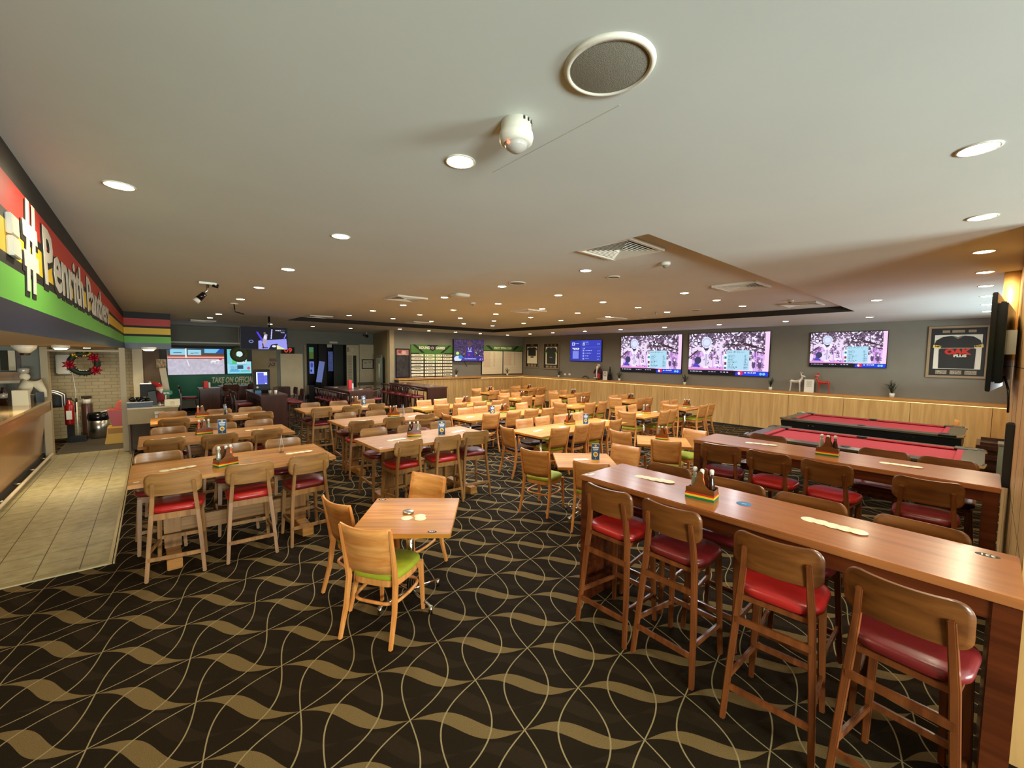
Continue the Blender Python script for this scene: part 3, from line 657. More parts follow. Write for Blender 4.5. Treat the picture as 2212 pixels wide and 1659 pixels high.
television('television', px(1486, 805, XW-.06)[0], px(1663, 760, XW-.06)[0], 1.57, 2.95, XW, TREES, 1.15, 'largest of the wall televisions, in the middle of the long wall')
television('television', px(1340, 805, XW-.06)[0], px(1473, 760, XW-.06)[0], 1.56, 2.95, XW, TREES, 1.15, 'large wall television directly left of the largest one')
television('television', px(1749, 760, XW-.06)[0], px(1917, 760, XW-.06)[0], 1.91, 2.86, XW, TREES, 1.15, 'smaller wall television above the two deer figurines')
def scr_blue():
    a = canvas(120, 84, (56, 64, 176)); crect(a, 0, 0, .34, 1, (48, 54, 160)); crect(a, .06, .1, .15, .26, (190, 200, 250)); crect(a, .08, .13, .13, .23, (90, 100, 200)); cwords(a, .17, .14, .3, (180, 190, 250), .03)
    cwords(a, .08, .36, .32, (240, 240, 255), .045); cwords(a, .12, .43, .28, (240, 240, 255), .045); crect(a, .09, .52, .29, .9, (120, 132, 220))
    cwords(a, .42, .08, .6, (170, 180, 250), .03); crect(a, .42, .15, .48, .26, (230, 235, 255)); crect(a, .435, .18, .465, .24, (20, 20, 40)); cwords(a, .52, .18, .64, (170, 180, 250), .02); cwords(a, .88, .18, .96, (220, 225, 255), .03)
    crect(a, .38, .33, .98, .335, (100, 110, 220)); cwords(a, .42, .38, .5, (200, 210, 255), .03)
    for i in range(4): crect(a, .42, .46+i*.13, .47, .54+i*.13, (150, 160, 235)); cwords(a, .51, .48+i*.13, random.uniform(.6, .72), (190, 200, 255), .025); cwords(a, .88, .5+i*.13, .96, (150, 160, 240), .03)
    return a
ya, za = px(1232, 740, XW-.06); yb, zb = px(1299, 781, XW-.06)
television('television', ya, yb, 1.93, 2.84, XW, scr_blue(), 1.2, 'small television with plain blue menu screen on the long wall')
def scr_player():
    a = canvas(130, 96, (70, 54, 92)); n = cnoise(96, 130, 3); a *= (.55+n[..., None]*.8); crect(a, 0, .52, .24, .8, (74, 78, 88)); crect(a, 0, .8, 1, 1, (70, 60, 150))
    for q in range(60):
        x, y = random.uniform(.25, 1), random.uniform(.45, .9); cell(a, x, y, .012, .03, random.choice([(30, 28, 60), (210, 214, 235), (60, 50, 140), (150, 120, 110)]))
    cpoly(a, [(.38, .42), (.47, .34), (.6, .34), (.69, .44), (.67, .85), (.4, .85)], (52, 40, 128)); cpoly(a, [(.44, .44), (.5, .34), (.56, .34), (.62, .44), (.64, .85), (.42, .85)], (62, 48, 150))
    cell(a, .52, .21, .055, .12, (92, 66, 60)); crect(a, .49, .3, .55, .37, (92, 66, 60)); cline(a, .4, .42, .36, .7, .02, (92, 66, 60)); cline(a, .68, .44, .7, .72, .02, (92, 66, 60))
    cline(a, .47, .36, .5, .5, .006, (235, 235, 245)); cline(a, .57, .36, .55, .5, .006, (235, 235, 245)); cwords(a, .46, .52, .6, (230, 230, 245), .05); crect(a, .47, .66, .53, .76, (170, 50, 70))
    cell(a, .12, .64, .05, .07, (200, 230, 120)); cell(a, .13, .9, .12, .14, (215, 225, 240)); cell(a, .22, .82, .07, .09, (60, 130, 210))
    crect(a, .3, .87, .78, .93, (40, 60, 180)); cwords(a, .36, .885, .76, (240, 240, 255), .035); crect(a, .8, .84, 1, 1, (50, 24, 140)); return a
t = television('television', 9.90, 11.53, 1.87, 2.83, YW, scr_player(), 1.1, 'television showing a basketball player above the far wall shelf', 'y', .12)
text('channel_mark', 'ULY', .13, mat('lit_violet_type', (.5, .35, .95), .5, emit=1.2, srgb=False), t, (.66, -.004, -.40), ext=.0005)
t2 = tag(MB().tube([(0, 0, 0), (.05, -.01, -.1), (.16, 0, -.26)], .01).build('hanging_cable', 'blackg', loc=(10.52, YW-.012, 1.88)), 'short black cable dangling below the basketball television', 'cable')
def scr_match():
    a = canvas(150, 74, (16, 16, 26)); cpoly(a, [(.36, .62), (.98, .5), (1, 1), (.36, 1)], (150, 150, 236)); cpoly(a, [(.32, .22), (.36, .22), (.48, .62), (.44, .66)], (80, 60, 230))
    cell(a, .21, .66, .05, .07, (110, 130, 190)); cell(a, .21, .66, .03, .04, (20, 24, 50)); cpoly(a, [(.45, .6), (.5, .3), (.56, .32), (.54, .7), (.46, .9)], (176, 160, 170)); cell(a, .5, .27, .025, .05, (120, 96, 90)); cell(a, .51, .45, .03, .1, (220, 220, 245)); cline(a, .45, .75, .47, .95, .012, (60, 44, 50))
    cline(a, .66, .1, .64, .5, .012, (190, 190, 250)); cline(a, .97, .3, .93, .48, .012, (120, 120, 240)); cpoly(a, [(.58, 1), (.64, .78), (.78, .74), (.8, 1)], (18, 20, 34)); cell(a, .7, .86, .045, .05, (230, 230, 240)); cpoly(a, [(.76, .8), (.98, 1), (.76, 1)], (226, 222, 170))
    crect(a, .44, .92, .56, .96, (20, 20, 50)); cell(a, .9, .12, .05, .045, (60, 60, 90)); cwords(a, .74, .1, .86, (230, 230, 250), .05); cwords(a, .86, .2, .94, (200, 200, 250), .03); return a
t = television('television', 1.70, 2.78, 2.21, 2.80, 12.5, scr_match(), 1.1, 'television hanging from the ceiling, showing a fight in a ring', 'y', .07)
MB().tube([(.12, .05, .25), (.12, .05, .58)], .022).build('ceiling_pole', 'blackg', t)
def scr_race():
    a = canvas(150, 84, (206, 200, 216)); Y = np.mgrid[0:84, 0:150][0]/84; a *= (.92+.1*cnoise(84, 150, 6)[..., None]); crect(a, 0, 0, 1, .27, (60, 84, 104)); crect(a, 0, .19, 1, .28, (96, 74, 54)); crect(a, 0, .28, 1, .33, (206, 90, 70)); crect(a, 0, .33, 1, .38, (230, 190, 170)); crect(a, 0, .36, 1, .40, (150, 60, 50))
    crect(a, .05, .03, .3, .26, (150, 214, 240)); crect(a, .35, .05, .58, .26, (160, 218, 240)); crect(a, .64, 0, .98, .17, (120, 200, 244)); cpoly(a, [(.84, .17), (.92, 0), (.98, 0), (.98, .17)], (30, 90, 190)); cline(a, .1, .16, .24, .15, .006, (60, 60, 70)); cline(a, .4, .18, .54, .16, .006, (60, 60, 70))
    crect(a, .3, 0, .33, .36, (236, 240, 246)); cline(a, .33, .46, .36, .66, .01, (240, 240, 244)); cell(a, .8, .49, .05, .035, (250, 250, 252)); cell(a, .88, .46, .04, .03, (250, 250, 252)); cline(a, .74, .54, .8, .49, .006, (240, 240, 240)); cell(a, .93, .41, .03, .03, (210, 60, 60))
    for x in (.78, .84, .9): cline(a, x, .5, x-.02, .58, .004, (250, 250, 250))
    return a
t = television('television', py(361, 780, YB-.06)[0], py(485, 780, YB-.06)[0], 1.31, 2.27, YB-.02, scr_race(), 1.0, 'wide television showing a dog race on the green back wall', 'y')
def scr_info():
    a = canvas(76, 84, (166, 226, 238)); crect(a, 0, 0, .2, .6, (120, 210, 220)); crect(a, .1, .05, .22, .1, (50, 170, 120)); crect(a, .2, .14, .4, .6, (90, 200, 120)); crect(a, .82, 0, 1, .5, (30, 34, 36)); crect(a, .4, .1, .8, .6, (214, 240, 246)); crect(a, .1, .6, .82, .63, (60, 150, 200)); crect(a, .05, .64, .95, 1, (150, 220, 244))
    for i in range(5): cwords(a, .12, .68+i*.045, .45, (70, 130, 170), .02)
    crect(a, .42, .66, .66, .82, (60, 76, 96)); cell(a, .88, .78, .07, .06, (226, 90, 120)); crect(a, .1, .88, .5, .94, (90, 180, 230)); crect(a, .55, .88, .95, .93, (90, 200, 190))
    for x in (.45, .6, .72):
        for y in (.3, .4, .5): cell(a, x, y, .03, .025, (60, 90, 120))
    return a
t = television('television', py(490, 780, YB-.06)[0], py(543, 780, YB-.06)[0], 1.32, 2.27, YB-.02, scr_info(), 1.0, 'television with a pale betting table, partly behind the green wreath', 'y')
# edge-on television on the partition
t = empty('television', (6.25, -.03, 2.27), math.radians(176.5), 'edge-on television bracketed to the timber partition at far right', 'television')
MB().box(-.74, .74, 0, .03, -.43, .43).build('casing', 'blackg', t, .004)
MB().box(-.6, .6, .03, .085, -.36, .36).build('rear_shell', 'blackg', t, .012)
tvs = MB().box(-.73, .73, -.003, 0, -.42, .42).build('screen', mat('dark_reflective_screen', (58, 56, 52), .1, coat=.5), t)
MB().box(.3, .36, .08, .14, -.1, .12).box(.0, .33, .10, .13, -.04, .04).build('bracket', 'steel', t)
MB().tube([(.4, .09, -.3), (.45, .12, -.42), (.5, .13, -.55), (.45, .13, -.62)], .008).build('cable', 'blackg', t)
t = empty('cue_rack', (5.5, -.17, 1.4), 0, 'slim black vertical rack mounted on the timber partition', 'rack')
MB().box(-.1, .02, 0, .05, -.36, .18).build('back_rail', 'black', t, .005)
MB().box(.05, .10, 0, .04, -.24, .18).build('front_rail', 'black', t, .005)
# ------------------------------------------------------------------ boards and framed things on the far wall (plane Y = YW)
def onfar(x0, y0, x1, y1): xa, za = py(x0, y0, YW); xb, zb = py(x1, y1, YW); return xa, xb, min(za, zb), max(za, zb)
def board(name, xa, xb, za, zb, label, cat, frame='black', art=None, fr=.03, th=.03, group=None):
    t = empty(name, ((xa+xb)/2, YW, (za+zb)/2), 0, label, cat, group); w, h = xb-xa, zb-za
    f = MB()
    for a in ((-w/2, w/2, -h/2, -h/2+fr), (-w/2, w/2, h/2-fr, h/2), (-w/2, -w/2+fr, -h/2+fr, h/2-fr), (w/2-fr, w/2, -h/2+fr, h/2-fr)): f.box(a[0], a[1], -th, 0, a[2], a[3])
    f.build('frame', frame, t, .002)
    if art is not None: MB().box(-w/2+fr, w/2-fr, -th*.55, 0, -h/2+fr, h/2-fr).build('backing', 'black', t); pic('print', picmesh('print', art, w-2*fr, h-2*fr), t, (0, -th*.55-.002, 0))
    return t
a = canvas(60, 110, (52, 48, 46)); n = cnoise(110, 60, 9); a *= (.75+.5*n[..., None]); crect(a, 0, 0, 1, .2, (170, 112, 100)); cell(a, .3, .08, .16, .06, (140, 60, 56)); cell(a, .6, .1, .2, .06, (210, 170, 160)); cwords(a, .1, .16, .9, (230, 210, 200), .02)
board('wall_poster', 7.26, 7.87, 1.20, 2.37, 'dark framed poster with reddish top strip at the left end of far wall', 'poster', 'blackg', a, .045)
# round-games board
t = empty('games_board', (8.91, YW, 1.86), 0, 'green and black round games fixture board with cream name slots', 'notice board')
w, h = 1.98, 1.38
MB().box(-w/2, w/2, -.03, 0, -h/2, h/2).build('board_back', 'black', t, .003)
bg = MB().box(-w/2, w/2, -.036, -.031, h/2-.34, h/2)
bg.prism([(-w/2+.35, h/2-.34), (w/2-.4, h/2-.34), (.15, -.05), (-.2, -.05)], 1, -.0335, -.031); bg.build('green_field', mat('green_board', (74, 120, 46), .5), t)
st_ = MB()
for sx in (-1, 1): st_.prism([(sx*.93, h/2-.0), (sx*.80, h/2-.0), (sx*.36, h/2-.34), (sx*.50, h/2-.34)][::sx], 1, -.040, -.037)
st_.prism([(-.28, h/2), (.28, h/2), (.24, h/2-.03), (.12, h/2-.2), (0, h/2-.27), (-.12, h/2-.2), (-.24, h/2-.03)], 1, -.0385, -.037).build('black_chevron', 'black', t)
text('title', 'ROUND', .15, 'white', t, (-.37, -.042, h/2-.13), bold=.006, sx=.95); text('title', 'GAMES', .15, 'white', t, (.37, -.042, h/2-.13), bold=.006, sx=.95)
MB().tube([(0, -.044, h/2-.13), (0, -.039, h/2-.13)], .055, n=20).build('emblem', 'white', t)
MB().prism([(-.02, h/2-.17), (.02, h/2-.17), (.035, h/2-.12), (0, h/2-.09), (-.035, h/2-.12)], 1, -.047, -.0441).build('emblem_mark', 'black', t)
cw = [(-.97, -.43), (-.36, .10), (.155, .47), (.51, .97)]
for k in range(8):
    z = h/2-.44-k*.136
    for j, (xa, xb) in enumerate(cw):
        MB().box(xa, xb, -.038, -.031, z-.045, z+.045).build('name_slot', 'coaster', t)
        if k < 7:
            q = MB(); x = xa+.05
            q.box(x, x+.03, -.0395, -.038, z-.02, z+.02); x += .08+.03*((k*3+j) % 3)
            while x < xb-.1: L_ = random.uniform(.03, .07); q.box(x, x+L_, -.0395, -.038, z-.013, z+.013); x += L_+.015
            q.build('slot_lettering', 'black' if j != 2 else 'grey', t)
# footy board
t = empty('tipping_board', (12.76, YW, 1.93), 0, 'green topped footy tipping board with two cream lined sheets', 'notice board')
w, h = 2.58, 1.36
MB().box(-w/2, w/2, -.03, 0, -h/2, h/2).build('board_back', 'black', t, .003)
MB().box(-w/2, w/2, -.036, -.031, h/2-.23, h/2).build('green_field', MT['green_board'] if 'green_board' in MT else bpy.data.materials['green_board'], t)
q = MB()
for sx in (-1, 1): q.prism([(sx*1.05, h/2), (sx*.84, h/2), (sx*.58, h/2-.21), (sx*.74, h/2-.21)][::sx], 1, -.040, -.037)
q.build('black_chevron', 'black', t)
text('title', 'FOOTY TIPPING COMP', .145, 'white', t, (0, -.042, h/2-.12), bold=.005, sx=.72)
def sheet_art(cols):
    a = canvas(110, 100, (232, 220, 186))
    for i in range(32): crect(a, .01, .02+i*.03, .99, .021+i*.03, (206, 192, 160))
    for x0, x1, n_ in cols:
        for i in range(n_): cwords(a, x0, .03+i*.03, x1, (206, 140, 120), .014)
    return a
pic('lined_sheet', picmesh('lined_sheet', sheet_art([(.08, .4, 23), (.55, .63, 22)]), 1.22, 1.07), t, (-.64, -.033, -.125))
pic('lined_sheet', picmesh('lined_sheet', sheet_art([(.05, .42, 20), (.56, .63, 20)]), 1.22, 1.07), t, (.64, -.033, -.125))
# framed jerseys on the right wall (facing -X)
def jframe(y0, y1, z0, z1, label, build, fr=.05):
    w, h = abs(y1-y0), z1-z0; t = empty('framed_jersey', (XW, (y0+y1)/2, (z0+z1)/2), -PI/2, label, 'framed jersey')
    f = MB()
    for a in ((-w/2, w/2, -h/2, -h/2+fr), (-w/2, w/2, h/2-fr, h/2), (-w/2, -w/2+fr, -h/2+fr, h/2-fr), (w/2-fr, w/2, -h/2+fr, h/2-fr)): f.box(a[0], a[1], -.05, 0, a[2], a[3])
    f.build('frame', 'gold', t, .004)
    MB().box(-w/2+fr, w/2-fr, -.012, 0, -h/2+fr, h/2-fr).build('mount_board', 'black', t)
    build(t, w, h); return t
def plaques(t, xs_, z, pw, ph):
    for x in xs_:
        o = MB().box(x-pw/2, x+pw/2, -.017, -.012, z-ph/2, z+ph/2).build('plaque', 'gold', t)
        o2 = pic('plaque_photo', picmesh('plaque_photo', np.clip(canvas(14, 10, (150, 146, 130))*(.5+rng.random((10, 14, 1))*.8), 0, 1), pw*.8, ph*.7), o, (x, -.018, z))
def jersey(t, w, h, z0, z1, col, cuff, s):
    cx = 0; H_ = z1-z0; J = lambda x, z: (cx+x*w*s, z0+z*H_)
    body = [J(-.33, 0), J(.33, 0), J(.34, .58), J(.32, .62), J(.46, .66), J(.40, .86), J(.28, .97), J(.12, 1.0), J(0, .95), J(-.12, 1.0), J(-.28, .97), J(-.40, .86), J(-.46, .66), J(-.32, .62), J(-.34, .58)]
    o = MB().prism(body, 1, -.034, -.013).build('jersey', col, t, .004)
    c = MB()
    for sx in (-1, 1): c.prism([J(sx*.465, .645), J(sx*.31, .61), J(sx*.30, .70), J(sx*.455, .735)][::sx], 1, -.037, -.0345)
    c.build('sleeve_cuff', cuff, o)
    MB().prism([J(-.10, .985), J(0, .90), J(.10, .985), J(.08, 1.0), J(0, .955), J(-.08, 1.0)], 1, -.036, -.0345).build('collar', 'grey', o)
    return o, J
def big(t, w, h):
    MB().box(-w*.385, w*.385, -.0145, -.0125, -h*.33, h*.33).build('white_mount', 'white', t)
    o, J = jersey(t, w, h, -h*.32, h*.31, 'black', 'white', .88)
    MB().box(-w*.27, w*.27, -.0352, -.034, h*.065, h*.08).build('chest_stripe', 'gold', o)
    text('chest_lettering', 'OAK', .165, 'red', o, (0, -.037, h*.0), bold=.012, sx=1.1, ext=.001)
    text('chest_lettering', 'PLUS', .085, 'white', o, (.05, -.037, -h*.075), bold=.006, ext=.001, sx=1.1)
    for sx in (-1, 1):
        c = MB(); c.prism([J(sx*.462, .655), J(sx*.315, .622), J(sx*.305, .695), J(sx*.455, .728)][::sx], 1, -.038, -.0372); c.build('sleeve_band', 'ystone', o)
        text('sleeve_lettering', 'hertz', .062, 'black', o, (sx*w*.305, -.0395, h*.112), (PI/2, 0, 0), ext=.0006, bold=.002)
    plaques(t, (-w*.24, 0, w*.24), -h*.395, w*.19, h*.075)
    for x, ww in ((-w*.2, .12), (0, .2), (w*.22, .12)): MB().box(x-ww/2, x+ww/2, -.0145, -.012, h*.37, h*.42).build('caption_plate', 'gold', t)
jframe(px(2003, 760, XW)[0], px(2137, 760, XW)[0], 1.72, 2.92, 'large framed black jersey with red chest lettering at the right of the wall', big)
def smalla(t, w, h):
    MB().box(-w*.36, w*.36, -.0145, -.0125, -h*.33, h*.35).build('cream_mount', 'coaster', t)
    o, J = jersey(t, w, h, -h*.02, h*.33, 'black', 'grey', .8)
    MB().box(-w*.12, w*.12, -.0145, -.0126, -h*.1, -h*.04).build('caption_plate', 'white', t)
    text('caption', 'NORM', .05, 'white', t, (0, -.036, h*.04), ext=.0005) if False else None
    plaques(t, (-w*.22, 0, w*.22), -h*.41, w*.17, h*.09)
    MB().box(-w*.1, w*.1, -.0145, -.012, h*.4, h*.44).build('caption_plate', 'gold', t)
def smallb(t, w, h):
    MB().box(-w*.36, w*.36, -.0145, -.0125, -h*.33, h*.35).build('cream_mount', 'coaster', t)
    o, J = jersey(t, w, h, -h*.30, h*.33, mat('slate_jersey', (48, 54, 52), .7), 'gstone', .8)
    text('chest_lettering', 'sanyo', .075, 'white', o, (0, -.037, -h*.05), ext=.0006)
    plaques(t, (-w*.24, 0, w*.24), -h*.41, w*.18, h*.08)
    for x in (-w*.24, 0, w*.24): MB().box(x-.04, x+.04, -.0145, -.012, h*.39, h*.44).build('caption_plate', 'gold', t)
jframe(15.18, 14.22, 1.57, 2.77, 'framed black jersey nearest the far corner of the long wall', smalla, .045)
jframe(13.92, 12.90, 1.54, 2.76, 'framed slate grey jersey, second frame from the far corner', smallb, .045)
# ------------------------------------------------------------------ plants and ornaments on the shelf
SZ = 1.19
def plant_proto():
    t = empty('potted_plant')
    MB().lathe([(.035, 0), (.04, .0), (.048, .09), (.043, .09), (.04, .075), (0, .075)], n=20).build('pot', 'white', t)
    st_ = MB(); lf = MB(); r_ = random.Random(3)
    for k in range(13):
        a = r_.uniform(0, 2*PI); s_ = r_.uniform(.2, 1.); hgt = r_.uniform(.16, .30)
        tip = Vector((math.cos(a)*.13*s_, math.sin(a)*.13*s_, .08+hgt)); mid = Vector((tip.x*.4, tip.y*.4, .08+hgt*.55)); st_.tube([(0, 0, .07), mid, tip], [.004, .003, .002], n=5)
        for j in range(16):
            u = r_.uniform(.25, 1.05); p = mid*(2*u*(1-u))+tip*(u*u)+Vector((0, 0, .07))*((1-u)**2); d = Vector((r_.uniform(-1, 1), r_.uniform(-1, 1), r_.uniform(-.4, .9))).normalized()
            sd = d.cross(Vector((0, 0, 1))).normalized()*.009; L_ = r_.uniform(.03, .05)
            v = [lf.bm.verts.new(q) for q in (p, p+d*L_*.5+sd, p+d*L_, p+d*L_*.5-sd)]; lf.bm.faces.new(v)
    st_.build('stems', 'leaf', t); tag(lf.build('foliage', 'leaf', t), kind='stuff'); return t
pp = plant_proto(); use = [pp]
def plant(x, y, lab, rz=0, s=1):
    if use: o = use.pop(); o.location = (x, y, SZ); tag(o, lab, 'potted plant', 'small potted plants on the shelf')
    else: o = dup(pp, None, (x, y, SZ), rz, lab, 'small potted plants on the shelf')
    o.scale = (s, s, s)
plant(9.98, 15.2, 'small potted plant beside the round games board', 0)
plant(12.9, 15.2, 'small potted plant in front of the tipping board', 1)
xs2 = XW-.14
for y, lab in ((px(1207, 812, xs2)[0], 'small potted plant below the framed slate grey jersey'), (px(1338, 820, xs2)[0], 'small potted plant left of the first large television'), (px(1479, 829, xs2)[0], 'small potted plant between the two large televisions'),
               (px(1664, 840, xs2)[0], 'small potted plant right of the largest television')):
    plant(xs2, y, lab, y)
plant(xs2, px(1926.5, 857, xs2)[0], 'wide potted plant standing alone between the deer and the jersey frame', 2.2, 1.12)
def deer(y, mt, lab, face, hat=False):
    t = empty('deer_figurine', (xs2-.02, y, SZ), 0, lab, 'deer figurine'); s = face; b = MB()
    b.tube([(0, -s*.13, .285), (0, -s*.10, .30), (0, 0, .285), (0, s*.10, .30), (0, s*.14, .31)], [.022, .048, .040, .052, .03], n=14)
    b.tube([(0, s*.11, .31), (0, s*.16, .38), (0, s*.17, .44)], [.042, .026, .022], n=12)
    b.tube([(0, s*.15, .455), (0, s*.19, .45), (0, s*.245, .425)], [.026, .026, .012], n=12)
    for sx in (-1, 1):
        for yy, dy in ((.11, .015), (-.10, -.02)):
            b.tube([(sx*.022, s*yy, .29), (sx*.024, s*(yy+dy*.3), .16), (sx*.024, s*(yy+dy), .0)], [.024, .011, .009], n=8)
        b.tube([(sx*.015, s*.145, .47), (sx*.04, s*.125, .495)], [.01, .003], n=6)
    b.tube([(0, -s*.14, .30), (0, -s*.165, .28)], [.012, .004], n=6)
    o = b.build('body', mt, t); md = o.modifiers.new('merge', 'REMESH'); md.mode = 'VOXEL'; md.voxel_size = .006; md.use_smooth_shade = True
    an = MB()
    for sx in (-1, 1):
        an.tube([(sx*.01, s*.15, .475), (sx*.035, s*.13, .52), (sx*.06, s*.12, .57)], [.006, .005, .003], n=6)
        an.tube([(sx*.035, s*.13, .52), (sx*.05, s*.17, .55)], [.005, .003], n=6); an.tube([(sx*.048, s*.125, .545), (sx*.085, s*.14, .56)], [.004, .002], n=6)
    an.build('antlers', mt, t)
    if hat:
        MB().tube([(0, s*.155, .470), (0, s*.135, .50), (0, s*.09, .52)], [.032, .022, .006], n=12).build('cap', 'red', t)
        MB().tube([(0.032*math.cos(k*PI/6), s*(.155)+.032*math.sin(k*PI/6), .472) for k in range(12)], .010, closed=True, n=6).build('cap_trim', 'white', t)
    return t
deer(px(1717, 845, xs2)[0], 'silver', 'silver deer figurine standing under the smaller wall television', -1)
deer(px(1779, 847, xs2)[0], mat('red_glaze', (176, 50, 34), .3, coat=.4), 'red deer figurine wearing a white trimmed cap', 1, True)
def signcard(y, z1, w, lab, lines):
    t = empty('shelf_sign', (xs2, y, SZ), -PI/2, lab, 'sign'); h = z1-SZ
    MB().box(-w/2, w/2, -.01, .01, 0, h).box(-w/2, w/2, -.03, .04, 0, .012).build('card_holder', 'white', t)
    a = canvas(56, 80, (232, 228, 214))
    for i in range(lines): cwords(a, .18+.06*(i % 2), .1+i*.075, .84-.05*(i % 3), (110, 108, 100), .035)
    if lines < 6: crect(a, .15, .12, .85, .6, (150, 150, 140)); cell(a, .5, .35, .2, .14, (220, 216, 200))
    pic('print', picmesh('print', a, w*.92, h*.92), t, (0, -.012, h*.52)); return t
signcard(px(1747, 846, xs2)[0], 1.55, .23, 'white printed card between the silver and red deer', 7)
signcard(px(1307, 818, xs2)[0], 1.54, .22, 'small white card beside the bearded figurine on the shelf', 4)
t = empty('bearded_figurine', (xs2-.02, px(1293, 818, xs2)[0], SZ), -PI/2, 'bearded figurine in dark red fur-trimmed robe holding a small bag', 'figurine')
MB().lathe([(.15, .06), (.155, .09), (.12, .28), (.085, .44), (.05, .50), (0, .50)], n=20, sy=.75).build('robe', mat('dark_red_robe', (70, 14, 16), .8), t)
MB().tube([(-.1, 0, .42), (-.16, -.02, .34), (-.17, -.07, .26)], [.05, .045, .035], n=12).tube([(.1, 0, .42), (.15, -.03, .34), (.12, -.09, .27)], [.05, .045, .035], n=12).build('sleeve', bpy.data.materials['dark_red_robe'], t)
MB().box(-.025, .025, -.13, -.10, .08, .42).box(-.15, .15, -.13, -.08, .055, .085).build('fur_trim', 'white', t, .008)
MB().ball((0, -.01, .55), .062, sc=(1, 1, 1.1)).build('head', mat('figurine_skin', (214, 166, 130), .6), t)
MB().tube([(0, -.05, .54), (0, -.085, .46), (0, -.1, .36)], [.055, .05, .008], n=12).build('beard', 'white', t)
MB().ball((0, .015, .585), .068, sc=(1, 1, .8)).build('hair', 'white', t)
MB().lathe([(.012, 0), (.03, 0), (.03, .06), (.025, .06)], (-.05, -.05, 0), 12).lathe([(.03, 0), (.03, .06), (.025, .06)], (.05, -.05, 0), 12).build('boot', 'black', t)
MB().box(.06, .17, -.17, -.08, .06, .26).build('small_bag', mat('pink_red_cloth', (176, 52, 60), .8), t, .02)
t = empty('cone_tree', (xs2, px(1317, 820, xs2)[0], SZ), 0, 'small dark cone-shaped tree ornament on the shelf', 'tree ornament')
MB().lathe([(.04, 0), (.045, .04), (.02, .045), (.02, .07)], n=14).build('base', 'black', t)
b = MB()
for k in range(7): b.lathe([(.02, .07+k*.07), (.10-.0128*k, .07+k*.07), (.06-.008*k, .13+k*.07)], n=18)
b.build('foliage', mat('dark_tinsel', (20, 24, 22), .35, .4), t)
y_, z_ = px(1265, 815, xs2); t = tag(MB().tube([(0, .16*math.cos(PI*k/10), .09*math.sin(PI*k/10)) for k in range(11)], .025, n=10).build('green_garland', 'leaf', loc=(xs2, y_, SZ+.02)), 'small arched green garland lying on the shelf', 'garland')
for i, (x, lab) in enumerate(((1220.8, 'left one of two white wall sockets above the shelf'), (1230.5, 'right one of two white wall sockets above the shelf'))):
    y_, z_ = px(x, 808.5, XW); t = empty('wall_socket', (XW, y_, z_), -PI/2, lab, 'socket', 'twin wall sockets')
    MB().box(-.06, .06, -.012, 0, -.04, .04).build('plate', 'white', t, .003); MB().box(-.035, -.015, -.016, -.012, .005, .025).box(.015, .035, -.016, -.012, .005, .025).build('rocker', 'coaster', t)
# ------------------------------------------------------------------ chairs
def dining_chair():
    t = empty('dining_chair'); mo = 'honey'
    for s in (-1, 1):
        MB().path([(s*.212, -.30, 0), (s*.205, -.235, .22), (s*.198, -.205, .44), (s*.203, -.235, .62), (s*.208, -.285, .87)], [(.026, .028), (.03, .036), (.03, .044), (.028, .034), (.024, .02)], up=(0, 1, 0)).build('leg', mo, t, .004)
        MB().path([(s*.195, .215, 0), (s*.185, .19, .43)], [(.026, .026), (.038, .038)], up=(0, 1, 0)).build('leg', mo, t, .004)
    out = []
    for k in range(33):
        a = 2*PI*k/32-PI/2; c, s_ = math.cos(a), math.sin(a); e = 2/4.2
        out.append((.215*abs(c)**e*(1 if c > 0 else -1)*(1-.04*(s_ < 0)), .215*abs(s_)**e*(1 if s_ > 0 else -1)))
    out = out[:-1]
    MB().slab(out, [(.94, .395), (.955, .40), (.955, .445), (.9, .447)], smooth=False).build('seat_frame', mo, t)
    MB().slab(out, [(.90, .440), (.97, .448), (1.0, .462), (.985, .482), (.90, .496), (.6, .503), (.2, .505)]).build('seat_cushion', 'green_fab', t)
    MB().tube([(x*.90, y*.94-.005, .27) for x, y in out], .013, closed=True, n=8).build('ring_stretcher', mo, t)
    f = lambda u, v: ((u-.5)*.405*(1+.04*v), -.205-.075*v-.0-.045*(1-(2*u-1)**2), .515+.355*v+.012*(2*u-1)**2*v)
    MB().sheet(f, 14, 6, .012).build('backrest', 'honeyx', t)
    return t
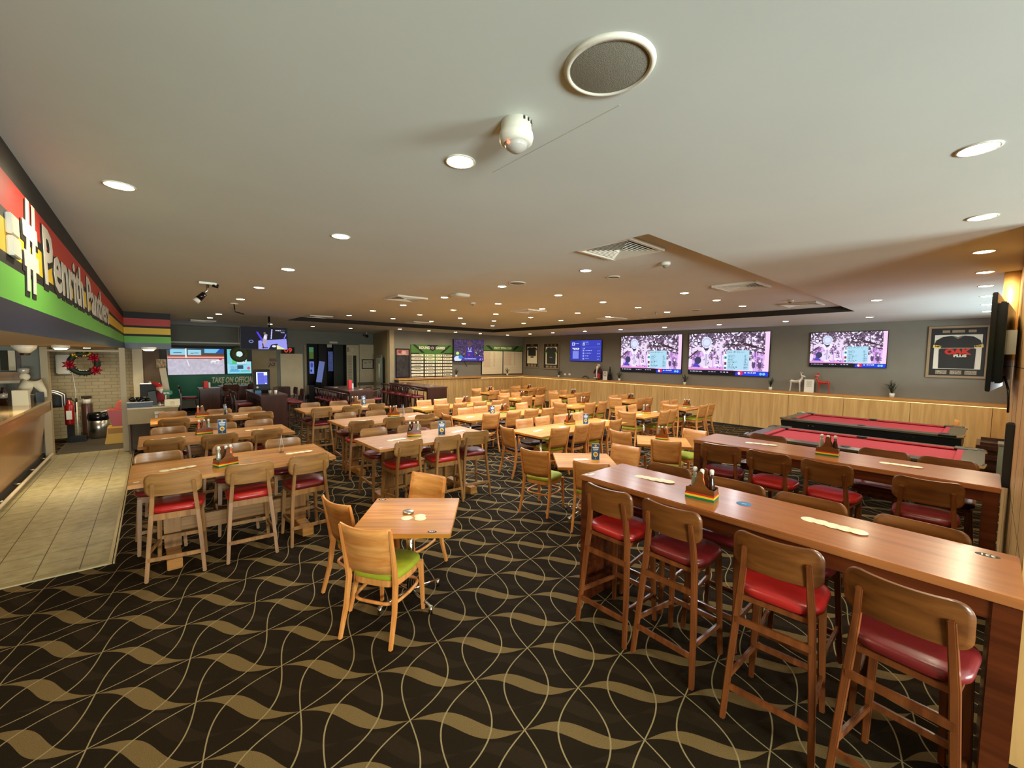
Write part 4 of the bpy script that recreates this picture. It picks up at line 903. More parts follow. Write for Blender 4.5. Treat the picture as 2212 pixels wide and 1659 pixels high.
def stool(name, sh, w1, w2, red, extra):
    t = empty(name); k = sh/.62
    for s in (-1, 1):
        MB().path([(s*.215, -.265, 0), (s*.195, -.225, sh*.5), (s*.172, -.195, sh-.02), (s*.158, -.205, sh+.15), (s*.150, -.235, sh+.285)], [(.03, .032), (.032, .038), (.034, .044), (.032, .038), (.028, .026)], up=(0, 1, 0)).build('leg', w1, t, .005)
        MB().path([(s*.19, .205, 0), (s*.165, .165, sh-.03)], [(.03, .03), (.04, .04)], up=(0, 1, 0)).build('leg', w1, t, .005)
        MB().path([(s*.197, -.245, .26), (s*.18, .185, .22)], (.02, .034)).build('side_rung', w1, t, .003)
    MB().path([(-.185, .195, .24), (.185, .195, .24)], (.022, .036)).build('front_rung', w1, t, .003)
    MB().path([(-.205, -.25, .20), (.205, -.25, .20)], (.020, .036)).build('rear_rung', w1, t, .003)
    if extra: MB().path([(-.185, -.22, sh-.16), (.185, -.22, sh-.16)], (.020, .04)).build('rear_rung', w1, t, .003)
    zb = sh-.045 if extra else sh-.075
    MB().box(-.17, .17, -.2, -.178, zb, sh-.015).box(-.17, .17, .15, .172, zb, sh-.015).box(-.185, -.163, -.18, .155, zb, sh-.015).box(.163, .185, -.18, .155, zb, sh-.015).build('seat_frame', w1, t, .003)
    MB().slab(rrect(.42, .41, .12, 6), [(.93, sh-.015), (1.0, sh), (1.01, sh+.018), (.98, sh+.034), (.88, sh+.045), (.5, sh+.05)]).build('seat_cushion', red, t)
    def f(u, v):
        x = (u-.5)*2; z = math.sin((v-.5)*PI); zz = z*.102; rr = .058; d_ = max(0, abs(zz)-(.102-rr)); e = .212-rr+math.sqrt(max(0, rr*rr-d_*d_))
        xx = x*e; return (xx, -.185-.022*(z+1)/2-.042*(1-(xx/.212)**2), sh+.262+zz+.010*(xx/.212)**2*max(0, z))
    MB().sheet(f, 18, 16, .014).build('backrest', w2, t)
    sc_ = MB()
    for s in (-1, 1): sc_.path([(s*.150, -.235, sh+.24), (s*.150, -.206, sh+.24)], (.014, .014))
    sc_.build('screw_cap', w1, t)
    return t
DC = dining_chair(); CS = stool('counter_stool', .62, 'oak', 'oakx', 'red_vinyl', False); BS = stool('bar_stool', .76, 'wal', 'walx', 'red_vinyl', True)
DARKC = mat('dark', (0, 0, 0))
first_used = {'DC': False, 'CS': False, 'BS': False}
def seat(kind, back, rz, label, group, cush=None, boff=None):
    src = {'DC': DC, 'CS': CS, 'BS': BS}[kind]; off = {'DC': .31, 'CS': .225, 'BS': .225}[kind] if boff is None else boff
    r_ = math.radians(rz); f = (-math.sin(r_), math.cos(r_)); loc = (back[0]+f[0]*off, back[1]+f[1]*off, 0)
    cat = {'DC': 'chair', 'CS': 'stool', 'BS': 'stool'}[kind]
    if not first_used[kind]: first_used[kind] = True; o = src; o.location = loc; o.rotation_euler.z = r_; tag(o, label, cat, group)
    else: o = dup(src, None, loc, r_, label, group); o['category'] = cat
    if cush:
        for c in kids(o):
            if c.name.startswith('seat_cushion'):
                c.data = CUSH(kind, cush)
    return o
_cc = {}
def CUSH(kind, mt):
    k = (kind, mt)
    if k not in _cc:
        src = {'DC': DC, 'CS': CS, 'BS': BS}[kind]; me = [c for c in kids(src) if c.name.startswith('seat_cushion')][0].data.copy(); me.materials[0] = MT[mt]; _cc[k] = me
    return _cc[k]
# ------------------------------------------------------------------ tables
def tag_oval(t, x, y, z, s_, rz=0, w=.05):
    o = MB().slab([(p[0], p[1]) for p in [(w*math.cos(2*PI*k/24), w*.55*math.sin(2*PI*k/24)) for k in range(24)]], [(1, 0), (1, .0012)]).build('number_tag', 'black', t); o.location = (x, y, z); o.rotation_euler.z = rz
    text('tag_number', s_, w*.85, 'white', o, (0, 0, .0018), (0, 0, 0), .0003, bold=.001)
def counter_table(cx, cy, lab, cards=0):
    t = empty('counter_table', (cx, cy, 0), 0, lab, 'table', 'counter height oak tables')
    MB().box(-.91, .91, -.45, .45, .862, .90).build('tabletop', 'table_oak', t, .004)
    for s in (-1, 1):
        MB().box(s*.60-.07, s*.60+.07, -.055, .055, .10, .80).build('leg', 'oak', t, .004)
        MB().box(s*.60-.06, s*.60+.06, -.40, .40, 0, .10).build('foot_beam', 'table_oak', t, .006)
        MB().box(s*.60-.05, s*.60+.05, -.33, .33, .80, .862).build('top_beam', 'oak', t, .004)
    MB().box(-.53, .53, -.025, .025, .22, .38).build('stretcher', 'oakx', t, .004)
    MB().box(-.87, -.83, -.36, -.34, .90, .9012).build('number_tag', 'white', t)
    return t
CT = [('L1', .70, 5.47, 'counter height oak table nearest the tiled walkway and the viewpoint'), ('L2', .73, 7.45, 'counter height oak table second in the row beside the walkway'), ('L3', .85, 9.55, 'counter height oak table farthest in the row beside the walkway'),
      ('M1', 3.05, 5.46, 'front counter height oak table of the middle row'), ('M2', 3.30, 7.45, 'second counter height oak table of the middle row'), ('M3', 3.25, 9.6, 'farthest counter height oak table of the middle row')]
CN = {'L1': 'nearest walkway table', 'L2': 'second walkway table', 'L3': 'farthest walkway table', 'M1': 'front middle-row counter table', 'M2': 'second middle-row counter table', 'M3': 'farthest middle-row counter table'}
for k, x, y, lab in CT: counter_table(x, y, lab)
STN = {'L1': [(.11, 4.93, -9), (.72, 4.89, -4), (1.29, 4.90, 2)], 'L2': [(.09, 6.99, 0), (.68, 6.96, 0), (1.27, 7.0, 3)], 'L3': [(.25, 9.06, 0), (.88, 9.1, 0), (1.54, 9.1, 0)],
       'M1': [(2.53, 4.95, 4), (3.11, 4.92, -3), (3.62, 4.96, -12)], 'M2': [(2.66, 6.95, -8), (3.28, 7.0, 0), (3.92, 7.02, 0)], 'M3': [(2.65, 9.1, 0), (3.28, 9.1, 0), (3.86, 9.15, 4)]}
STF = {'L1': [(0.02, 6.06, 180), (.72, 6.10, 178), (1.27, 6.08, 180)], 'L2': [(.15, 8.06, 180), (.80, 8.05, 180), (1.33, 8.07, 182)], 'L3': [(.26, 10.14, 180), (.98, 10.1, 180), (1.52, 10.12, 180)],
       'M1': [(2.52, 6.12, 180), (3.08, 6.06, 180), (3.67, 6.08, 182)], 'M2': [(2.78, 8.12, 180), (3.37, 8.08, 180), (4.00, 8.1, 180)], 'M3': [(2.72, 10.22, 180), (3.36, 10.25, 180), (4.05, 10.25, 180)]}
O3 = ['left', 'middle', 'right']
for k, *_ in CT:
    for i, (x, y, r_) in enumerate(STN[k]): seat('CS', (x, y), r_, 'oak stool, %s one on the near side of the %s' % (O3[i], CN[k]), 'oak counter stools', 'red_vinyl' if (i+ord(k[1])) % 3 else 'dred_vinyl')
    for i, (x, y, r_) in enumerate(STF[k]): seat('CS', (x, y), r_, 'oak stool, %s one on the far side of the %s' % (O3[i], CN[k]), 'oak counter stools', 'dred_vinyl')
def bar_table(cx, cy, L_, Wd, lab, tagside=None):
    t = empty('bar_table', (cx, cy, 0), 0, lab, 'table', 'long mahogany bar tables')
    MB().box(-Wd/2, Wd/2, -L_/2, L_/2, 1.045, 1.09).build('tabletop', 'table_bar', t, .006)
    ap = MB(); ap.box(-Wd/2+.02, -Wd/2+.055, -L_/2+.02, L_/2-.02, .955, 1.045).box(Wd/2-.055, Wd/2-.02, -L_/2+.02, L_/2-.02, .955, 1.045); ap.build('apron', 'bar_side', t, .004)
    for s in (-1, 1): MB().box(-Wd/2+.012, Wd/2-.012, s*(L_/2-.05)-.045, s*(L_/2-.05)+.045, 0, 1.045).build('leg_panel', 'bar_side', t, .005)
    return t
t = bar_table(3.065, 1.05, 2.42, .62, 'long mahogany bar table nearest the viewpoint')
tag_oval(t, .20, -1.10, 1.09, '331', PI/2, .045); MB().box(-.26, -.19, 1.14, 1.17, 1.09, 1.0912).build('number_tag', 'white', t); MB().box(-.28, -.25, 1.17, 1.19, 1.09, 1.0912).build('number_tag', 'white', t)
bar_table(5.42, 1.13, 2.50, .66, 'long mahogany bar table between the front bar table and the pool tables')
TN = [(2.54, 1.83, -89), (2.56, 1.34, -91), (2.51, .70, -86), (2.45, .19, -96)]
for i, (x, y, r_) in enumerate(TN): seat('BS', (x, y), r_, 'walnut bar stool, %s from the left on the near side of front bar table' % ORD[i], 'walnut bar stools', ('red_vinyl', 'dred_vinyl', 'red_vinyl', 'dred_vinyl')[i])
for i, (x, y, r_) in enumerate(((3.52, 1.85, 90), (3.50, 1.27, 90), (3.50, .78, 92), (3.48, .22, 88))): seat('BS', (x, y), r_, 'walnut bar stool, %s from the left on far side of the front bar table' % ORD[i], 'walnut bar stools', 'dred_vinyl')
for i, (x, y, r_) in enumerate(((4.86, 1.96, -80), (4.84, 1.47, -91), (4.82, .97, -96), (4.80, .28, -86))): seat('BS', (x, y), r_, 'walnut bar stool, %s from the left on near side of the rear bar table' % ORD[i], 'walnut bar stools', ('dred_vinyl', 'red_vinyl', 'red_vinyl', 'dred_vinyl')[i])
for i, (x, y, r_) in enumerate(((5.98, 1.82, 90), (6.0, .70, 88), (5.98, .22, 90))): seat('BS', (x, y), r_, 'walnut bar stool, %s from the left on far side of the rear bar table' % ORD[i], 'walnut bar stools', 'dred_vinyl')
def xbase(t, x, y):
    o = MB().tube([(x, y, .06), (x, y, .70)], .032, n=16).tube([(x, y, .66), (x, y, .712)], .09, n=16).build('column', 'chrome', t)
    f = MB()
    for k in range(4): a = PI/4+k*PI/2; f.tube([(x, y, .085), (x+.30*math.cos(a), y+.30*math.sin(a), .055)], [.016, .012], n=8); f.tube([(x+.29*math.cos(a), y+.29*math.sin(a), 0), (x+.29*math.cos(a), y+.29*math.sin(a), .06)], .018, n=10)
    f.build('foot', 'chrome', t)
def dining_table(cx, cy, L_, Wd, rz, lab, legs='posts', group='honey timber dining tables'):
    t = empty('dining_table', (cx, cy, 0), math.radians(rz), lab, 'table', group)
    MB().box(-L_/2, L_/2, -Wd/2, Wd/2, .715, .75).build('tabletop', 'table_block', t, .003)
    if legs == 'x': xbase(t, 0, 0)
    else:
        for s in (-1, 1):
            for s2 in (-1, 1): MB().tube([(s*(L_/2-.1), s2*(Wd/2-.1), 0), (s*(L_/2-.1), s2*(Wd/2-.1), .715)], .022, n=12).build('leg', 'chrome', t)
            MB().box(s*(L_/2-.1)-.02, s*(L_/2-.1)+.02, -Wd/2+.1, Wd/2-.1, .67, .715).build('under_bar', 'black', t)
    return t
s0 = dining_table(1.615, 3.165, .77, .80, -38.5, 'square honey timber dining table standing alone near the viewpoint', 'x')
tag_oval(s0, .24, -.36, .75, '321', 0, .036); tag_oval(s0, -.33, .365, .75, '321', PI, .036)
seat('DC', (1.085, 2.85), -57, 'honey dining chair with lime green seat nearest the viewpoint', 'honey dining chairs', None)
seat('DC', (1.10, 3.53), -78, 'honey dining chair at the left corner of the lone front table', 'honey dining chairs')
seat('DC', (2.14, 3.74), 112, 'honey dining chair facing the viewpoint behind the lone front table', 'honey dining chairs')
dining_table(4.255, 3.43, .76, .77, -42, 'square honey dining table with a blue menu card behind front bar table', 'x')
seat('DC', (3.74, 3.86), -74, 'honey dining chair with green seat left of the blue-card square table', 'honey dining chairs')
seat('DC', (3.82, 2.98), -62, 'honey dining chair at near side of the blue-card square table', 'honey dining chairs')
seat('DC', (4.99, 3.27), 96, 'honey dining chair at right of the blue-card square table', 'honey dining chairs', 'black_vinyl')
dining_table(6.27, 3.44, .80, .78, 33-90, 'square honey dining table left of the rear bar table', 'x')
seat('DC', (5.86, 4.0), -92, 'honey dining chair, left of the square table beside the rear bar table', 'honey dining chairs', 'black_vinyl')
seat('DC', (5.74, 3.10), -70, 'honey dining chair, near side of the square table beside rear bar table', 'honey dining chairs')
seat('DC', (7.05, 3.26), 85, 'honey dining chair, right of the square table beside rear bar table', 'honey dining chairs')
DT = {'D1': (4.90, 7.46, 4.88, 5.71, 'front'), 'D2': (4.93, 7.50, 7.02, 7.86, 'second'), 'D3': (4.98, 7.45, 9.08, 9.92, 'third')}
for k, (x0, x1, y0, y1, nm) in DT.items():
    xm = (x0+x1)/2
    for i, (a, b_) in enumerate(((x0, xm-.003), (xm+.003, x1))):
        dining_table((a+b_)/2, (y0+y1)/2, b_-a, y1-y0, 0, '%s half of the %s long row of joined honey dining tables' % (('left', 'right')[i], nm))
DN = {'D1': [5.36, 5.93, 6.40, 6.95], 'D2': [5.50, 6.13, 6.70, 7.22], 'D3': [5.52, 6.06, 6.72, 7.32]}
DF = {'D1': [5.50, 6.03, 6.56, 7.12], 'D2': [5.58, 6.05, 6.62, 7.40], 'D3': [5.62, 6.16, 6.86, 7.40]}
NC = {'D1': [None, 'black_vinyl', None, 'black_vinyl'], 'D2': ['black_vinyl']*4, 'D3': ['black_vinyl', None, 'black_vinyl', None]}
for k, (x0, x1, y0, y1, nm) in DT.items():
    for i in range(4):
        seat('DC', (DN[k][i], y0-.07+(.02, -.01, .01, -.02)[i]), (-6, 2, -3, 3)[i], 'honey dining chair, %s from left, near side of %s long row' % (ORD[i], nm), 'honey dining chairs', NC[k][i])
        seat('DC', (DF[k][i], y1+.27+(.0, .03, .0, .02)[i]), (176, 181, 179, 182)[i], 'honey dining chair, %s from left, far side of %s long row' % (ORD[i], nm), 'honey dining chairs', NC[k][3-i])
seat('DC', (4.60, 5.46), -97, 'honey dining chair with dark seat at the left end of front long row', 'honey dining chairs', 'black_vinyl')
seat('DC', (4.62, 7.45), -95, 'honey dining chair at the left end of the second long row', 'honey dining chairs', 'black_vinyl')
SQ = {'S3': (8.92, 5.40, 1.15, .78, 'table left of the pool tables'), 'S4': (11.08, 5.50, 1.12, .76, 'wall-side table by the pool tables'), 'S5': (11.38, 7.38, 1.12, .78, 'table below the largest television'), 'S6': (8.98, 7.52, 1.15, .80, 'table right of the second long row'),
      'S7': (11.22, 9.72, 1.12, .78, 'wall-side table below the menu screen'), 'S8': (9.05, 9.93, 1.15, .78, 'table right of the third long row'), 'S9': (11.78, 12.30, 1.0, .78, 'table in the far corner'), 'S10': (9.60, 12.1, 1.0, .78, 'far table right of the armchair table')}
CH = {'S3': ([(9.10, 4.92), (9.49, 4.93)], [(8.92, 6.10), (9.48, 6.12)], (8.14, 5.38)), 'S4': ([(11.05, 4.90), (11.62, 4.92)], [(11.15, 6.12), (11.75, 6.15)], (10.38, 5.52)),
      'S5': ([(11.3, 6.91), (11.76, 6.91)], [(11.40, 8.05), (11.88, 8.0)], (10.70, 7.5)), 'S6': ([(8.98, 7.03), (9.54, 7.03)], [(8.82, 8.22), (9.55, 8.25)], (8.26, 7.56)),
      'S7': ([(11.17, 9.28), (11.7, 9.34)], [(11.0, 10.4), (11.55, 10.4)], (10.50, 9.9)), 'S8': ([(8.88, 9.45), (9.42, 9.42)], [(8.86, 10.6), (9.36, 10.6)], (8.18, 9.86)),
      'S9': ([(11.5, 11.9), (12.02, 11.9)], [(11.5, 12.98), (12.1, 12.98)], (11.02, 12.55)), 'S10': ([(9.35, 11.7), (9.85, 11.7)], [(9.3, 12.8), (9.95, 12.8)], (8.82, 12.2))}
for k, (cx, cy, L_, Wd, nm) in SQ.items():
    dining_table(cx, cy, L_, Wd, 0, 'small honey dining '+nm, 'posts')
    ne, fa, le = CH[k]
    for i, p in enumerate(ne): seat('DC', p, (-3, 4)[i], 'honey dining chair, near %s side of the %s' % (('left', 'right')[i], nm), 'honey dining chairs', 'black_vinyl' if k in ('S5', 'S7', 'S9') else None)
    for i, p in enumerate(fa): seat('DC', p, (177, 184)[i], 'honey dining chair, far %s side of the %s' % (('left', 'right')[i], nm), 'honey dining chairs', 'black_vinyl' if k in ('S3', 'S4', 'S8') else None)
    seat('DC', le, -82, 'honey dining chair at the left end of the %s' % nm, 'honey dining chairs')
# ------------------------------------------------------------------ caddies, menu cards, coasters
def bottle(kind, h=.19):
    m_ = {'a': 'amber', 'd': 'darkglass', 'p': 'paleglass'}[kind]
    t = empty('bottle')
    MB().lathe([(.0, 0), (.022, 0), (.024, .01), (.024, h*.5), (.014, h*.72), (.012, h*.9), (0, h*.9)], n=14).build('glass_body', m_, t)
    MB().lathe([(0, h*.88), (.014, h*.88), (.015, h*1.02), (.010, h*1.06), (0, h*1.06)], n=12).build('stopper', 'white', t)
    MB().tube([(.016, 0, h*.72), (.02, 0, h*.86), (.012, 0, h*.98), (-.012, 0, h*.98), (-.02, 0, h*.86), (-.016, 0, h*.72)], .0016, n=5).build('wire_clip', 'chrome', t)
    return t
BT = {k: bottle(k) for k in 'adp'}
BU = {k: False for k in 'adp'}
def caddy():
    t = empty('condiment_caddy'); w, d = .10, .062
    prof = [(-w, .012), (w, .012), (w, .088), (.068, .092), (.038, .115), (.022, .16), (.020, .205), (.012, .218), (-.012, .218), (-.020, .205), (-.022, .16), (-.038, .115), (-.068, .092), (-w, .088)]
    for s in (-1, 1): MB().prism(prof, 1, s*d-.004, s*d+.004).build('side_panel', 'walx', t, .001)
    for s in (-1, 1): MB().box(s*w-.004, s*w+.004, -d+.004, d-.004, .012, .078).build('end_panel', 'walx', t)
    MB().box(-w-.004, w+.004, -d-.004, d+.004, 0, .012).build('base', 'walx', t)
    for z0, z1, m_ in ((.0, .018, 'gstripe'), (.018, .034, 'ystone'), (.034, .048, 'rstripe')):
        b = MB(); e = .0052
        b.box(-w-e, w+e, -d-e-.0006, -d-e+.0005, z0, z1).box(-w-e, w+e, d+e-.0005, d+e+.0006, z0, z1).box(-w-e-.0006, -w-e+.0005, -d-e, d+e, z0, z1).box(w+e-.0005, w+e+.0006, -d-e, d+e, z0, z1)
        b.build('painted_stripe', m_, t)
    return t
MT['gstripe'] = mat('green_stripe_paint', (20, 120, 76), .4); MT['rstripe'] = mat('red_stripe_paint', (196, 50, 26), .4)
CD = caddy(); cu_ = [CD]
def put_caddy(x, y, z, rz, where, bots='dap'):
    r_ = math.radians(rz)
    if cu_: o = cu_.pop(); o.location = (x, y, z); o.rotation_euler.z = r_; o.scale = (.93, .93, .93); tag(o, 'striped wooden condiment caddy on the '+where, 'caddy', 'striped condiment caddies')
    else: dup(CD, None, (x, y, z), r_, 'striped wooden condiment caddy on the '+where, 'striped condiment caddies')
    nm = {'a': 'orange sauce', 'd': 'dark sauce', 'p': 'pale glass'}
    for i, k in enumerate(bots):
        dx, dy = (-.058+i*.058), (.018, -.014, .016)[i % 3]; px_ = x+dx*math.cos(r_)-dy*math.sin(r_); py_ = y+dx*math.sin(r_)+dy*math.cos(r_)
        lab = '%s bottle, %s in the caddy on the %s' % (nm[k], ('left', 'middle', 'right')[i], where)
        if not BU[k]: BU[k] = True; b = BT[k]; b.location = (px_, py_, z+.0125); tag(b, lab, 'bottle', 'swing-top sauce bottles')
        else: dup(BT[k], None, (px_, py_, z+.0125), 0, lab, 'swing-top sauce bottles')
TW = {'T1': 'front bar table', 'T2': 'rear bar table', 'L1': CN['L1'], 'L2': CN['L2'], 'L3': CN['L3'], 'M1': CN['M1'], 'M2': CN['M2'], 'M3': CN['M3'], 'D1': 'front long dining row', 'D2': 'second long dining row', 'D3': 'third long dining row',
      'S2': 'square table beside rear bar table', 'S1': 'blue-card square table', 'S0': 'lone front table'}
for k, v in SQ.items(): TW[k] = v[4]
for k, x, y, z, r_, b in (('T1', 2.99, 1.32, 1.09, -82, 'pad'), ('T2', 5.41, 1.08, 1.09, -84, 'pad'), ('L1', .56, 5.32, .9, 20, 'pda'), ('L2', .55, 7.62, .9, 5, 'adp'), ('L3', .68, 9.7, .9, 5, 'ap'), ('M1', 2.92, 5.58, .9, -20, 'dap'), ('M2', 3.55, 7.62, .9, 0, 'ada'), ('M3', 3.62, 9.85, .9, 0, 'dap'),
                         ('D1', 6.34, 5.50, .75, -8, 'ada'), ('D2', 6.38, 7.62, .75, 0, 'dad'), ('D3', 6.72, 9.72, .75, 0, 'dad'), ('S2', 6.40, 3.52, .75, -70, 'paa'), ('S3', 9.10, 5.45, .75, -20, 'pap'), ('S4', 11.28, 5.5, .75, -60, 'aad'), ('S5', 11.52, 7.45, .75, -40, 'dad'),
                         ('S6', 9.34, 7.6, .75, -10, 'pad'), ('S7', 11.42, 9.75, .75, -30, 'dad'), ('S8', 9.22, 10.05, .75, 0, 'dad'), ('S9', 11.78, 12.45, .75, 0, 'dad'), ('S10', 9.62, 12.3, .75, 0, 'dad')): put_caddy(x, y, z, r_, TW[k], b)
def card_mesh():
    a = canvas(40, 80, (34, 84, 134)); cell(a, .5, .1, .16, .06, (236, 196, 60)); cwords(a, .12, .18, .9, (230, 240, 250), .09); cwords(a, .18, .30, .84, (230, 240, 250), .07); cwords(a, .2, .41, .8, (190, 215, 235), .03)
    cell(a, .5, .66, .3, .16, (240, 226, 150)); cell(a, .5, .66, .2, .11, (214, 170, 40)); cell(a, .45, .64, .08, .05, (60, 120, 50)); cell(a, .6, .69, .07, .05, (190, 70, 30)); cell(a, .5, .9, .06, .035, (220, 230, 240)); crect(a, 0, 0, 1, .02, (150, 180, 200)); return picmesh('card_print', a, .10, .205)
CM = card_mesh()
def menu_card(x, y, z, rz, where, lab=None):
    t = empty('menu_card', (x, y, z), math.radians(rz), lab or 'blue tent menu card standing on the '+where, 'menu card', 'blue tent menu cards')
    for s in (-1, 1):
        b = MB().path([(0, s*.03, .002), (0, s*.001, .208)], (.10, .0012), up=(0, 1, 0)); 
        o = MB().prism([(s*.0305, 0), (s*.0290, 0), (-s*.0005, .21), (s*.001, .21)], 0, -.051, .051).build('card_leaf', 'white', t)
        p = pic('card_print', CM, o, (0, s*.0160, .105), 0 if s < 0 else PI); p.rotation_euler = (math.radians(-8), 0, 0) if s < 0 else (math.radians(8), 0, PI)
        b.bm.free()
menu_card(3.30, 5.42, .9, -28, TW['M1']); menu_card(.76, 7.50, .9, -8, TW['L2']); menu_card(5.94, 7.52, .75, -30, TW['D2']); menu_card(6.62, 5.32, .75, -50, TW['D1']); menu_card(4.40, 3.36, .75, -48, TW['S1'])
menu_card(1.16, 5.62, .9, 78, TW['L1']); menu_card(3.80, 7.72, .9, 60, TW['M2']); menu_card(1.05, 9.72, .9, 70, TW['L3']); menu_card(3.84, 9.9, .9, 20, TW['M3'])
co = MB().lathe([(0, 0), (.0465, 0), (.0475, .0007), (.0465, .0014), (0, .0014)], n=36).build('coaster', 'coaster'); cf = [co]
def coasters(pts, z, where, step=.0015):
    for i, (x, y) in enumerate(pts):
        lab = 'cream coaster, %s in the row on the %s' % (ORD[i], where)
        if cf: o = cf.pop(); o.location = (x, y, z+i*step); tag(o, lab, 'coaster', 'round cream coasters')
        else: o = dup(co, None, (x, y, z+i*step), 0, lab, 'round cream coasters')
        o['category'] = 'coaster'
def fan(x0, y0, x1, y1, n, z, where): coasters([(x0+(x1-x0)*i/(n-1)+.004*math.sin(i*2.1), y0+(y1-y0)*i/(n-1)) for i in range(n)], z, where)
fan(3.11, 1.90, 3.14, 1.66, 5, 1.0905, TW['T1']+', left of the caddy'); fan(3.11, .69, 3.09, .45, 5, 1.0905, TW['T1']+', right of the blue coaster')
fan(5.43, 1.85, 5.48, 1.62, 4, 1.0905, TW['T2']+', left end'); fan(5.44, .62, 5.45, .40, 4, 1.0905, TW['T2']+', right end')
fan(.06, 5.44, .27, 5.46, 4, .9005, TW['L1']+', left end'); fan(1.22, 5.48, 1.42, 5.46, 4, .9005, TW['L1']+', right end')
fan(.1, 7.5, .28, 7.5, 3, .9005, TW['L2']+', left end'); fan(1.10, 7.55, 1.26, 7.53, 3, .9005, TW['L2']+', right end')
fan(.9+.3, 9.5, 1.36, 9.52, 3, .9005, TW['L3']); fan(2.50, 5.47, 2.68, 5.47, 4, .9005, TW['M1']+', left end'); fan(3.56, 5.47, 3.74, 5.50, 4, .9005, TW['M1']+', right end')
fan(2.74, 7.45, 2.90, 7.45, 3, .9005, TW['M2']+', left end'); fan(3.80-.0, 7.42, 3.96, 7.44, 3, .9005, TW['M2']+', right end'); fan(3.7, 9.5, 3.86, 9.5, 3, .9005, TW['M3'])
fan(5.22, 5.34, 5.38, 5.36, 3, .7505, TW['D1']+', left end'); fan(5.93, 5.36, 5.99, 5.36, 2, .7505, TW['D1']+', left of the caddy'); fan(6.42, 5.2, 6.5, 5.2, 2, .7505, TW['D1']+', by the menu card'); fan(7.22, 5.33, 7.30, 5.33, 2, .7505, TW['D1']+', right end')
fan(5.22, 7.48, 5.34, 7.48, 3, .7505, TW['D2']+', left end'); fan(7.12, 7.58, 7.22, 7.58, 2, .7505, TW['D2']+', right end'); fan(5.28, 9.6, 5.40, 9.6, 3, .7505, TW['D3']+', left end'); fan(6.92, 9.6, 7.04, 9.6, 3, .7505, TW['D3']+', right end')
coasters([(1.555, 3.105), (1.635, 3.02), (1.655, 3.065)], .7505, TW['S0']); coasters([(4.20, 3.50), (4.24, 3.46), (4.28, 3.43)], .7505, TW['S1'])
for k, p in dict(S3=[(8.76, 5.43), (8.80, 5.42), (9.52, 5.45), (9.56, 5.46)], S4=[(10.95, 5.4), (11.0, 5.4), (11.48, 5.43)], S5=[(11.05, 7.4), (11.1, 7.4)], S6=[(8.74, 7.6), (8.8, 7.6)], S7=[(10.95, 9.8), (11.0, 9.8)], S8=[(8.76, 9.95), (8.8, 9.95)], S9=[(12.0, 12.2)], S10=[(9.9, 12.1)]).items(): coasters(p, .7505, TW[k])
t = empty('round_tin', (1.615, 3.195, .75), 0, 'low round grey metal tin beside the coasters on the lone front table', 'tin')
MB().lathe([(0, 0), (.044, 0), (.046, .006), (.046, .016), (.040, .022), (0, .022)], n=32).build('tin_body', 'steel', t)
t = MB().lathe([(0, 0), (.0465, 0), (.047, .0007), (.0465, .0014), (0, .0014)], n=36).build('blue_coaster', mat('blue_card', (70, 130, 180), .6), loc=(3.09, 1.07, 1.0903)); tag(t, 'round pale blue coaster lying on the front bar table', 'coaster')
t.data.name = 'blue_coaster'; text('coaster_mark', '24', .03, 'white', t, (0, 0, .0016), (0, 0, -PI/2), .0001)
t = tag(MB().slab([(.05*math.cos(2*PI*k/28), .05*math.sin(2*PI*k/28)) for k in range(28)], [(1, 0), (1, .0012)]).build('grey_coaster', mat('grey_card', (150, 140, 122), .6), loc=(.77, 5.40, .9003)), 'flat round grey coaster beside the caddy on the nearest walkway table', 'coaster')
